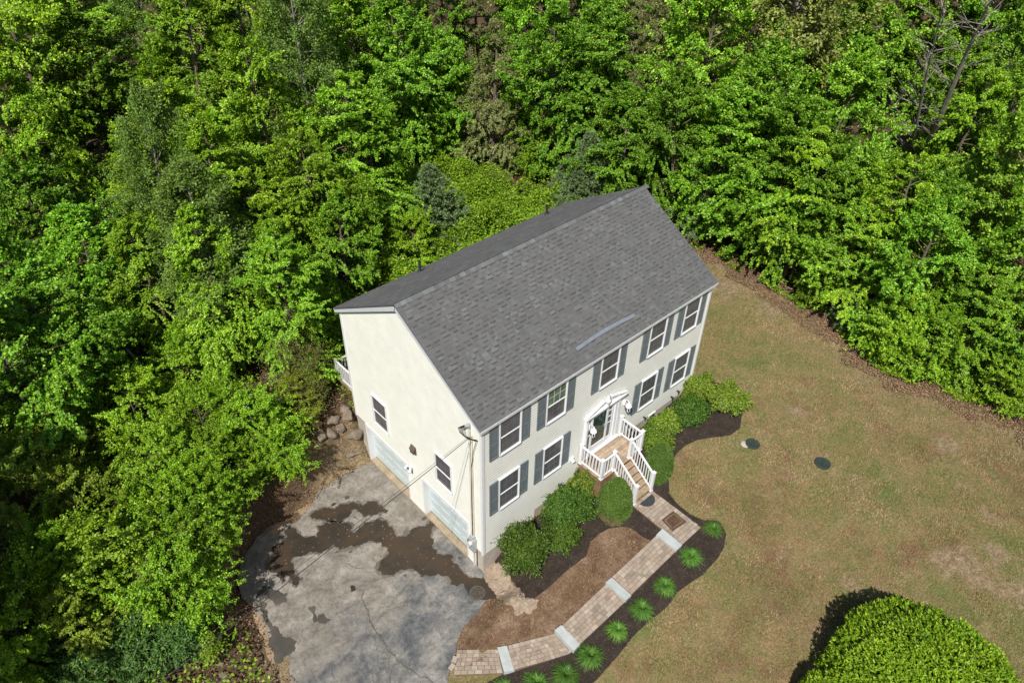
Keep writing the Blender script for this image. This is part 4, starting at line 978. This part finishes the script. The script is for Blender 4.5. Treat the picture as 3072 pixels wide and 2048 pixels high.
def proto(sp,name,V,tb,bark,labelcat='tree'):
    t=empty(name,(0,0,-500)); col.objects.unlink(t)
    c=quads('crown',V,L[sp],t); k=tb.build('trunk',bark,t)
    PROTO.setdefault(sp,[]).append((t,[c,k]))
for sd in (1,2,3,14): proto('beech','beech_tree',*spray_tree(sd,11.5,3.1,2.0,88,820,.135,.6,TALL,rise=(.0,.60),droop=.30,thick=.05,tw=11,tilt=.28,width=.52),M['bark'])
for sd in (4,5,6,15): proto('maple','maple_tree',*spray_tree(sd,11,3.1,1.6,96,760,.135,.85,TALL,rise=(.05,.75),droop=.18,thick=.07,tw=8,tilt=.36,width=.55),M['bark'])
proto('birch','birch_tree',*spray_tree(7,12,2.6,2.5,130,420,.11,.7,TALL,rise=(.2,.9),droop=.25,thick=.12,tw=9,tilt=.6,width=.40,trunk_r=.09),M['greybark'])
proto('oak','oak_tree',*spray_tree(8,11.5,3.0,2.2,95,300,.21,.55,TALL,rise=(.2,.8),droop=.05,thick=.12,tw=6,tilt=.5,width=.42),M['greybark'])
proto('hemlock','hemlock_tree',*spray_tree(9,8.6,2.9,.8,100,560,.13,.42,cone,rise=(-.05,.35),droop=.32,thick=.04,tw=12,tilt=.35,width=.40,inner=.25),M['bark'])
proto('pine','pine_sapling',*needle_tree(10,4.0,1.75,.3,95,.16),M['bark'])
for sd in (11,12): proto('bushy','maple_sapling',*spray_tree(sd,4.9,2.4,.3,80,480,.105,.8,dome,rise=(.1,.8),droop=.14,thick=.06,tw=8,tilt=.36,width=.55,trunk_r=.06),M['bark'])
proto('yellow','striped_maple_sapling',*spray_tree(13,4.9,2.4,.4,76,380,.10,.7,dome,rise=(.1,.7),droop=.10,thick=.06,tw=7,tilt=.35,width=.45,trunk_r=.06),M['bark'])
ordw=['first','second','third','fourth','fifth','sixth','seventh','eighth','ninth','tenth','eleventh','twelfth','thirteenth','fourteenth','fifteenth','sixteenth','seventeenth','eighteenth','nineteenth','twentieth','twenty-first','twenty-second','twenty-third','twenty-fourth']
LOOK=dict(beech='layered yellow-green beech',maple='bright green maple',birch='fine-leaved grey-green birch',oak='olive oak',hemlock='brownish drooping hemlock',pine='small blue-green pine',bushy='low bushy green maple sapling',yellow='yellow-green young maple')
ROWS=[(0,'at the top edge'),(1,'in the second crown row'),(2,'in the third crown row'),(3,'in the fourth crown row'),(4,'in the fifth crown row'),(5,'in the sixth crown row'),(6,'in the lower left wood')]
def place_tree(sp,x,y,z,s,idx,rot,sz=1.0):
    base,parts=PROTO[sp][idx%len(PROTO[sp])]
    t=base.copy(); col.objects.link(t); t.location=(x,y,z); t.rotation_euler=(rt.uniform(-.09,.09),rt.uniform(-.09,.09),rot); t.scale=(s*rt.uniform(.88,1.12),s*rt.uniform(.88,1.12),s*sz)
    for c in parts:
        d=c.copy(); col.objects.link(d); d.parent=t
    return t
rt=random.Random(5)
for a,ph in ROWS:
    rows=[t for t in TREES if t[5]==a]
    # order from left to right as seen
    rows.sort(key=lambda t:((t[1]+9.52)*_r.x+(t[2]+11.39)*_r.y)/((t[1]+9.52)*_f.x+(t[2]+11.39)*_f.y+(t[3]-15)*_f.z))
    for n,t in enumerate(rows):
        X,Y=t[1],t[2]; rad={'pine':1.2,'bushy':1.7,'yellow':1.7}.get(t[0],2.3)*t[4]
        for _ in range(40):      # crowns keep clear of the open ground
            f=lambda x,y: float(min(sgd([x],[y],OPEN)[0],sgd([x],[y],DRIVE)[0]-.3))
            d0=f(X,Y)
            if d0>rad*(.9 if X>0 else .5): break
            gx=f(X+.2,Y)-d0; gy=f(X,Y+.2)-d0; gl=math.hypot(gx,gy)+1e-6; X+=.25*gx/gl; Y+=.25*gy/gl
        o=place_tree(t[0],X,Y,hz(X,Y)-.05,t[4]*rt.uniform(.84,1.08),rt.randrange(9),rt.uniform(0,6.28),rt.uniform(.88,1.3))
        tag(o,'%s, %s from the left %s'%(LOOK[t[0]],ordw[n],ph),'tree','trees of the surrounding wood')
for (x,y,s,sp),lb in zip(((-8.3,4.7,.62,'bushy'),(-7.7,5.9,.60,'bushy'),(-6.7,7.3,.56,'bushy'),(-5.3,8.3,.50,'bushy'),(-3.6,8.6,.42,'yellow'),(-9.2,6.2,.7,'bushy'),(-6.4,12.2,.62,'bushy'),(-3.9,13.0,.6,'bushy')),
  ('dense green sapling shading the bottom left edge of the driveway','green sapling over the dark soil at the left bulge of the driveway','green sapling leaning over the bank by the long wet patch','bright green sapling above the bank where the driveway narrows','small yellow-green sapling nearest the rough stone wall','green sapling just behind the one shading the driveway edge','green sapling in the dark gap below the leaning pale trunk','green sapling in the dark gap right of the leaning pale trunk')):
    o=place_tree(sp,x,y,hz(x,y)-.05,s,rt.randrange(9),rt.uniform(0,6.28),1.05); tag(o,lb,'tree','trees of the surrounding wood')
for sp in PROTO:
    for t,ps in PROTO[sp]:
        for c in ps: col.objects.unlink(c)
# the wood goes on past the left edge of the view and shades it
for n_o,(x,y,s,sp) in enumerate(((-18.0,5.2,1.2,'beech'),(-18.2,9.0,1.2,'maple'),(-17.9,12.6,1.1,'beech'),(-17.0,16.4,1.15,'maple'),(-21.5,4.0,1.3,'maple'),(-21.8,11.0,1.3,'beech'))):
    o=place_tree(sp,x,y,hz(x,y)-.05,s,rt.randrange(9),rt.uniform(0,6.28),1.1); tag(o,'%s, %s of those standing outside the left edge, counted from the bottom'%(LOOK[sp],ordw[n_o]),'tree','trees just outside the left edge')
# dead tree with bare limbs, upper right
def dead_tree(x,y,H,lean,label,seed,rbase=.22,nl=26):
    rr=random.Random(seed); t=empty('dead_tree',(x,y,hz(x,y)),label,'tree'); b=MB()
    P=[Vector((lean[0]*s*H,lean[1]*s*H,s*H))+Vector((math.sin(s*9)*.25,math.cos(s*7)*.2,0)) for s in np.linspace(0,1,9)]; b.tube(P,[rbase*(1-.85*k/8) for k in range(9)],7); b.build('trunk',M['greybark'],t)
    lb=MB()
    for k in range(nl):
        s=rr.uniform(.3,.97); p=Vector((lean[0]*s*H,lean[1]*s*H,s*H)); a=rr.uniform(0,6.28); l=rr.uniform(.8,2.6)*(1.2-s*.6); d=Vector((math.cos(a),math.sin(a),rr.uniform(0,.9))).normalized()
        q=[p,p+d*l*.5+Vector((0,0,.05)),p+d*l+Vector((rr.uniform(-.2,.2),rr.uniform(-.2,.2),rr.uniform(-.2,.4)))]; lb.tube(q,[.032,.018,.006],4)
        for j in range(3):
            d2=(d+Vector((rr.uniform(-1,1),rr.uniform(-1,1),rr.uniform(-.4,.8)))).normalized(); st=p+d*l*rr.uniform(.4,.9); lb.tube([st,st+d2*rr.uniform(.3,1.0)],[.012,.004],3)
    lb.build('branches',M['greybark'],t)
dead_tree(31,1.3,13.4,(-.58,-.24),'tall bare grey dead tree leaning right among the maples, upper right',3)
dead_tree(31.5,1.6,12.6,(-.72,-.17),'thinner bare grey dead trunk just left of the tall dead tree',9,.13,30)
# broken bare limb in the maples
bl=MB(); bl.tube([(0,0,0),(.5,-.3,.6),(1.3,-.9,1.5)],[.05,.045,.03],5); bl.tube([(.05,0,.05),(-.3,.3,.5)],[.03,.01],4); bl.tube([(.05,0,.1),(-.3,-.3,.1)],[.03,.01],4)
# leaning white birch trunk in the shade, left
def lean_log():
    b=MB(); a=Vector((-5.7,16.6,3.2)); c=Vector((-5.0,13.4,1.0)); b.o=tuple(a); b.tube([a,a.lerp(c,.5)+Vector((.05,0,-.1)),c],[.05,.06,.04],6); b.tube([c,c+Vector((.25,-.5,-.35))],[.04,.02],5); tag(b.build('fallen_birch',M['whitebark']),'pale leaning birch trunk in the dark gap of the left wood','trunk')
lean_log()
# ---------------------------------------------------------------- shrubs
def blob_shrub(seed,rx,ry,rz_,n,ln,wl,lump=.18,whorl=1,out=.8,shell=(.82,1.02),droopn=0.,skip=None):
    rng=np.random.default_rng(seed); m=n//whorl
    v=rng.normal(0,1,(m,3)); v/=np.linalg.norm(v,axis=1,keepdims=True); v[:,2]=np.where(v[:,2]<-.35,-v[:,2],v[:,2])
    ph=rng.uniform(0,6,(6,3)); f=np.zeros(m)
    for k in range(6): f+=np.sin(v@rng.normal(0,3.2+k*.6,3)+ph[k,0])/6
    rad=rng.uniform(shell[0],shell[1],m)*(1+lump*f*2)
    # inner filler keeps it from being hollow
    inn=rng.random(m)<.25; rad=np.where(inn,rad*rng.uniform(.6,.95,m),rad)
    if whorl==1:
        cell=np.floor((v+3)*5.5).astype(int); hsh=np.abs(np.sin(cell@np.array([12.9,78.2,37.7])+seed)*43758.5)%1; rad=rad*(.72+.42*hsh)
    P=v*rad[:,None]*np.array([rx,ry,rz_]); P=np.repeat(P,whorl,0); vv=np.repeat(v,whorl,0)
    d=vv*out+rng.normal(0,.75,(len(P),3)); d[:,2]-=droopn
    nn=vv+rng.normal(0,.45,(len(P),3))+np.array([0,0,.4])
    P=P+rng.normal(0,.012,P.shape)
    V=leaves(P,d,nn,ln*rng.uniform(.7,1.3,len(P)),ln*wl*rng.uniform(.8,1.2,len(P)),rng)
    return V
def core(rx,ry,rz_,z,m,par,seed=0):
    b=MB(); rr=random.Random(seed)
    for k in range(7):
        a=k*.9+rr.random(); b.tube([(0,0,-.05),(rx*.4*math.cos(a),ry*.4*math.sin(a),z*.7),(rx*.75*math.cos(a),ry*.75*math.sin(a),z+rz_*.35)],[.03,.02,.008],4)
    return b.build('stems',m,par)
def shrub(name,x,y,rx,ry,rz_,zc,n,ln,wl,mat,label,cat='shrub',group=None,seed=0,rot=0,**kw):
    g=hz(x,y); t=empty(name,(x,y,g),label,cat,group,rot); V=blob_shrub(seed,rx,ry,rz_,n,ln,wl,**kw)+np.array([0,0,zc]); V[:,2]=np.maximum(V[:,2],.02+.0*V[:,2])
    quads('foliage',V,mat,t); core(rx,ry,rz_,zc,M['bark'],t,seed); return t
GL='dark green bushes in the front bed left of the porch'; GR='bushes in the front bed right of the porch'
shrub('azalea_bush',.98,-1.02,.80,.66,.85,.62,15000,.075,.5,L['azalea'],'dark green bush nearest the near house corner, beside the mulch point','bush',GL,1,lump=.34)
shrub('azalea_bush',2.15,-1.42,.62,.5,.55,.42,8000,.07,.5,L['azalea'],'low dark green bush between the corner bush and the tall middle bush','bush',GL,2,lump=.34)
shrub('azalea_bush',2.95,-.95,.85,.68,.9,.65,15000,.075,.5,L['azalea'],'broad green bush in the middle of the bed left of the porch','bush',GL,3,lump=.36)
shrub('azalea_bush',3.95,-.62,.55,.48,.65,.5,8000,.07,.5,L['azaleay'],'small yellow-green bush tucked beside the left porch railing','bush',GL,4,lump=.32)
shrub('azalea_bush',7.75,-1.0,.60,.55,.55,.4,7000,.07,.5,L['azaleay'],'first green bush right of the porch, behind the trimmed evergreen','bush',GR,5,lump=.32)
shrub('azalea_bush',8.55,-.75,.65,.5,.5,.4,7000,.07,.5,L['azaleay'],'yellowish bush right of the porch under the second lower window','bush',GR,6,lump=.36)
shrub('azalea_bush',9.75,-.95,.75,.6,.5,.35,9000,.07,.5,L['azalea'],'thin brownish-green bush beside the bare mulch gap right of the porch','bush',GR,7,lump=.3)
shrub('azalea_bush',11.25,-1.55,.80,.85,.6,.45,11000,.075,.5,L['azaleay'],'large bright bush with pale flowers at the far tip of the bed','bush',GR,8,lump=.36)
shrub('azalea_bush',11.0,-.45,.75,.45,.5,.38,8000,.07,.5,L['azaleay'],'bright green bush against the far front corner of the house','bush',GR,9,lump=.34)
def cone_ever(x,y,r,h,label,seed,dead=False):
    g=hz(x,y); t=empty('arborvitae',(x,y,g),label,'evergreen','egg-shaped trimmed evergreens either side of the steps'); rng=np.random.default_rng(seed); n=26000
    u=rng.random(n)**.8; th=rng.uniform(0,2*math.pi,n)
    def pr(u): return np.sin(np.clip(u*.88+.12,0,1)*math.pi)**.62*(1.06-.22*u)
    R_=r*pr(u)*rng.uniform(.90,1.0,n)*(1+.035*np.sin(3*th+seed)+.02*np.sin(7*th+u*9)); Z=.06+u*(h-.06)
    P=np.stack([R_*np.cos(th),R_*np.sin(th),Z],1); out=np.stack([np.cos(th),np.sin(th),0.35+u*.9],1)
    d=out*.5+np.array([0,0,.7])+rng.normal(0,.5,(n,3)); nn=out+rng.normal(0,.35,(n,3))
    V=leaves(P,d,nn,.055*rng.uniform(.7,1.3,n),.028,rng).reshape(-1,4,3)
    if dead:
        dd=(np.abs((th-math.radians(205)+math.pi)%(2*math.pi)-math.pi)<.75)&(u<.30)&(u>.06)&(rng.random(n)<.8)
        quads('foliage',V[~dd].reshape(-1,3),L['cedar'],t); o=quads('dead_patch',V[dd].reshape(-1,3),L['cedardead'],t); o['label']='brown dead patch low on the evergreen'
    else: quads('foliage',V.reshape(-1,3),L['cedar'],t)
    b=MB(); b.lathe((0,0,0),[(float(r*.86*pr(np.array(k/12.))),.05+k/12*(h*.93)) for k in range(13)],20); b.build('inner_foliage',L['cedar'],t,True)
    MB().tube([(0,0,-.1),(0,0,h*.5)],[.05,.03],6).build('trunk',M['bark'],t)
cone_ever(4.19,-2.02,.62,2.08,'larger egg-shaped evergreen left of the steps with a brown patch at its base',1,True)
cone_ever(6.60,-1.98,.52,1.85,'smaller egg-shaped evergreen on the right side of the steps',2)
# daylilies
def lily(x,y,r,seed,label):
    rng=np.random.default_rng(seed); n=420; a=rng.uniform(0,2*math.pi,n); l=r*rng.uniform(.7,1.25,n); F=[]
    el=rng.uniform(.35,1.4,n); segs=5; prev=None
    hd=np.stack([np.cos(a),np.sin(a),0*a],1); sd_=np.stack([-np.sin(a),np.cos(a),0*a],1); base=hd*rng.uniform(0,.10,n)[:,None]
    def at(s): return base+hd*(l*1.1*s*np.cos(el)+l*.25*s*s)[:,None]+np.array([0,0,1.])*((l*1.25*np.sin(el)*s)-(l*.95*s*s*(1.1-.25*el)))[:,None]
    Q=[]
    for k in range(segs):
        s0,s1=k/segs,(k+1)/segs; w0=.009*(1-s0**2)+.002; w1=.009*(1-s1**2)+.002
        A,B=at(s0),at(s1); Q.append(np.stack([A-sd_*w0,A+sd_*w0,B+sd_*w1,B-sd_*w1],1))
    V=np.concatenate(Q,0).reshape(-1,3); V[:,2]=np.maximum(V[:,2],.015)
    t=empty('daylily',(x,y,hz(x,y)+.03),label,'plant','spiky green daylily clumps in the mulch along the walk'); quads('leaves',V,L['lily'],t)
ll=['spiky green clump at the outer bend of the mulch beyond the landing','spiky green clump opposite the stone step by the landing','spiky green clump third from the landing along the walk','spiky green clump just above the middle stone step','spiky green clump just below the middle stone step','large spiky green clump by the stone step at the bend','spiky green clump below the bend, third from the driveway end','spiky green clump at the bottom edge, second from the driveway end','spiky green clump cut by the bottom edge nearest the driveway']
for i,((x,y),lb) in enumerate(zip(POLY['lily'],ll)): lily(x,y+.0,(.28,.32,.31,.33,.28,.38,.37,.35,.34)[i],i,lb)
# big round rhododendron, lower right
def big_rhodo():
    x,y=5.38,-11.95; g=hz(x,y); t=empty('rhododendron',(x,y,g),'huge round bright green rhododendron casting a dark shadow on the lawn','bush')
    V=blob_shrub(21,2.38,2.38,2.1,90000,.10,.42,lump=.06,whorl=6,out=.75,shell=(.86,1.03))+np.array([0,0,.95])
    V2=blob_shrub(22,.95,.85,.75,12000,.12,.42,lump=.08,whorl=6,out=.7,shell=(.9,1.0))+np.array([-1.95,1.45,.6])
    V=np.concatenate([V,V2]); V[:,2]=np.maximum(V[:,2],.02); quads('foliage',V,L['rhodo'],t)
    b=MB()
    for k in range(9):
        a=k*.7; b.tube([(.1*math.cos(a),.1*math.sin(a),-.1),(.9*math.cos(a),.9*math.sin(a),1.0),(1.6*math.cos(a),1.6*math.sin(a),1.9)],[.07,.045,.015],5)
    b.build('stems',M['bark'],t)
big_rhodo()
# laurels bottom left, small yellow sapling, brown twiggy shrub
GLa='mountain laurels at the bottom left'
for i,(x,y,r,lb) in enumerate(((-8.9,3.75,.85,'glossy whorled laurel nearest the bare soil'),(-9.9,4.1,1.0,'glossy whorled laurel in the middle of the group at the bottom edge'),(-11.1,4.6,1.0,'glossy whorled laurel left of the others at the bottom edge'),(-9.6,5.3,.9,'shaded dark laurel behind the other laurels'),(-11.4,5.9,1.0,'shaded dark laurel farthest left behind the group'),(-8.5,4.7,.7,'dark laurel in the shade under the driveway trees'))):
    shrub('mountain_laurel',x,y,r,r*.9,.75,.6,6500,.13,.30,L['laurel'],lb,'bush',GLa,30+i,whorl=7,lump=.2,out=.5)
shrub('striped_maple_sapling',-8.28,3.10,.36,.36,.5,.55,2600,.075,.7,L['yellow'],'small bright yellow-green sapling alone on the soil by the cable','sapling',None,40,lump=.32)
shrub('twiggy_shrub',-.75,10.1,1.2,1.2,1.25,1.3,11000,.06,.5,L['twig'],'brown half-bare twiggy shrub beside the rear deck','shrub',None,41,lump=.3)
shrub('twiggy_shrub',-1.1,8.9,.8,.8,.8,.7,5000,.06,.5,L['twig'],'lower olive-brown scrub above the rough stone wall','shrub',None,42,lump=.3)
# ---------------------------------------------------------------- uncountable cover
def scatter(n,x0,x1,y0,y1,keep,rng):
    X=rng.uniform(x0,x1,n);Y=rng.uniform(y0,y1,n);k=keep(X,Y);return X[k],Y[k]
def grass():
    rng=np.random.default_rng(3); noz=[DRIVE,[tuple(p) for p in m1],m2,m3,[(5.0,-4.4),(6.15,-4.4),(6.15,-2.2),(5,-2.2)],[(-3.2,-2.2),(-1.9,-3.4),(-.1,-4.4),(5,-4.4),(5,-3.4),(-.1,-3.4),(-2.4,-1.5)],[(0,0),(11,0),(11,7.5),(0,7.5)]]
    def keep(X,Y):
        k=sgd(X,Y,LAWN)<.1
        for p in noz: k&=sgd(X,Y,p)>.03
        k&=(bare_amount(X,Y)<.15+.7*rng.random(len(X)))&((sgd(X,Y,FRONT)>0)|(rng.random(len(X))<.22))
        return k&(vnoise(X,Y,.5)>.18)
    X,Y=scatter(430000,-3.2,19,-16,8,keep,rng); n=len(X); Z=height(X,Y)
    a=rng.uniform(0,2*math.pi,n); h=rng.uniform(.02,.075,n)*(.5+1.0*vnoise(X,Y,.8)); w_=.013
    B=np.stack([X,Y,Z-.003],1); s=np.stack([np.cos(a),np.sin(a),0*a],1)*w_; l=np.stack([-np.sin(a)*.6,np.cos(a)*.6,np.ones(n)],1)*h[:,None]+rng.normal(0,.012,(n,3))
    V=np.stack([B-s,B+s,B+l],1).reshape(-1,3)
    m,nt,b=newmat('lawn_blades'); g=N(nt,'ShaderNodeNewGeometry')
    r=math_(nt,'ADD',math_(nt,'MULTIPLY',g.outputs['Random Per Island'],.5),math_(nt,'MULTIPLY',math_(nt,'SUBTRACT',math_(nt,'ADD',math_(nt,'MULTIPLY',noise(nt,.5,4,.65),1.3),math_(nt,'MULTIPLY',noise(nt,2.2,4,.7),.9)),.65),1.0)); 
    c=ramp(nt,math_(nt,'SUBTRACT',r,.2),[(.12,(.115,.155,.035)),(.30,(.19,.185,.06)),(.46,(.275,.215,.10)),(.68,(.285,.18,.10)),(.88,(.45,.365,.235))])
    nt.links.new(c,b.inputs['Base Color']); b.inputs['Roughness'].default_value=.7; b.inputs['Specular IOR Level'].default_value=.2
    tag(quads('grass',V,m,None,3),kind='stuff')
grass()
def litter():
    rng=np.random.default_rng(4)
    def keep(X,Y):
        d=sgd(X,Y,OPEN); return (((d>-.7+vnoise(X,Y,.8)*.9)&(d<3.5))|((X<0)&(Y>6.8)))&(sgd(X,Y,DRIVE)>-.15)&~((X>-.05)&(X<11)&(Y>-.05)&(Y<7.5))
    X,Y=scatter(150000,-13,23,-13,18,keep,rng)
    Xe,Ye=scatter(60000,15.5,21,-12,8,lambda X,Y:(sgd(X,Y,OPEN)>-.25-.9*vnoise(X,Y,.7))&(sgd(X,Y,OPEN)<.6),rng); X=np.concatenate([X,Xe]);Y=np.concatenate([Y,Ye]); n=len(X); P=np.stack([X,Y,height(X,Y)+.07+rng.uniform(0,.05,n)],1)
    V=leaves(P,rng.normal(0,1,(n,3))*np.array([1,1,.2]),np.array([0,0,1.])+rng.normal(0,.35,(n,3)),.065*rng.uniform(.6,1.2,n),.04,rng)
    bx=rng.uniform(-6.3,0,700); by=rng.uniform(.3,6.3,700); wet=np.zeros(700,bool)
    for k in ('puddleA','puddleB','puddleD'): wet|=sgd(bx,by,POLY[k])<.08
    wet|=rng.random(700)<.12; bx,by=bx[wet],by[wet]; nb_=len(bx)
    V=np.concatenate([V,leaves(np.stack([bx,by,np.full(nb_,-1.008)+rng.uniform(0,.004,nb_)],1),rng.normal(0,1,(nb_,3))*np.array([1,1,.03]),np.tile([0,0,1.],(nb_,1)),.055*rng.uniform(.5,1.3,nb_),.03,rng)])
    m=island('dry_leaf',[(0,(.09,.05,.03)),(.5,(.20,.115,.07)),(.85,(.32,.19,.12)),(1,(.42,.30,.22))],.8); tag(quads('leaf_litter',V,m),kind='stuff')
    mm=island('mulch_chip',[(0,(.02,.016,.013)),(.7,(.05,.038,.03)),(.98,(.09,.065,.05)),(1,(.25,.17,.12))],.9)
    def keep2(X,Y):
        k=np.zeros(len(X),bool)
        for p in ([tuple(p) for p in m1],m2,m3): k|=sgd(X,Y,p)<-.01
        return k
    X,Y=scatter(90000,-3,12.4,-5.6,.1,keep2,rng); n=len(X); P=np.stack([X,Y,height(X,Y)+.045+rng.uniform(0,.012,n)],1)
    tag(quads('mulch_chips',leaves(P,rng.normal(0,1,(n,3))*np.array([1,1,.2]),np.array([0,0,1.])+rng.normal(0,.3,(n,3)),.05*rng.uniform(.5,1.3,n),.02,rng),mm),kind='stuff')
litter()
def under():
    rng=np.random.default_rng(6)
    # sunny bramble patch behind the house and low growth under the trees
    def keep(X,Y):
        return (sgd(X,Y,OPEN)>.25)&(vnoise(X+50,Y,1.7)>.35)
    X1,Y1=scatter(170000,3,19,8.5,24,lambda X,Y:(sgd(X,Y,[(2,9.2),(12,8.2),(16.5,7.5),(18.5,13),(14,22),(6,20),(2,13)])<0),rng)
    X2,Y2=scatter(190000,-16,34,-12,34,lambda X,Y:keep(X,Y)&(sgd(X,Y,DRIVE)>.45),rng)
    X3,Y3=scatter(60000,15,21,-12,8,lambda X,Y:(np.abs(sgd(X,Y,OPEN)-.35)<.5)&(vnoise(X,Y,.9)>.45),rng)
    X=np.concatenate([X1,X2,X3]);Y=np.concatenate([Y1,Y2,Y3]); n=len(X)
    hh=np.concatenate([.2+1.9*vnoise(X1,Y1,1.5)**2+.9*vnoise(X1,Y1,.55)**2,.15+.9*vnoise(X2,Y2,1.3),.08+.3*vnoise(X3,Y3,.7)])
    P=np.stack([X,Y,height(X,Y)+hh*rng.uniform(.35,1,n)**.5],1)
    V=leaves(P,rng.normal(0,1,(n,3))*np.array([1,1,.4]),np.array([0,0,1.])+rng.normal(0,.45,(n,3)),.13*rng.uniform(.6,1.3,n),.085,rng)
    tag(quads('undergrowth',V,L['under']),kind='stuff')
under()
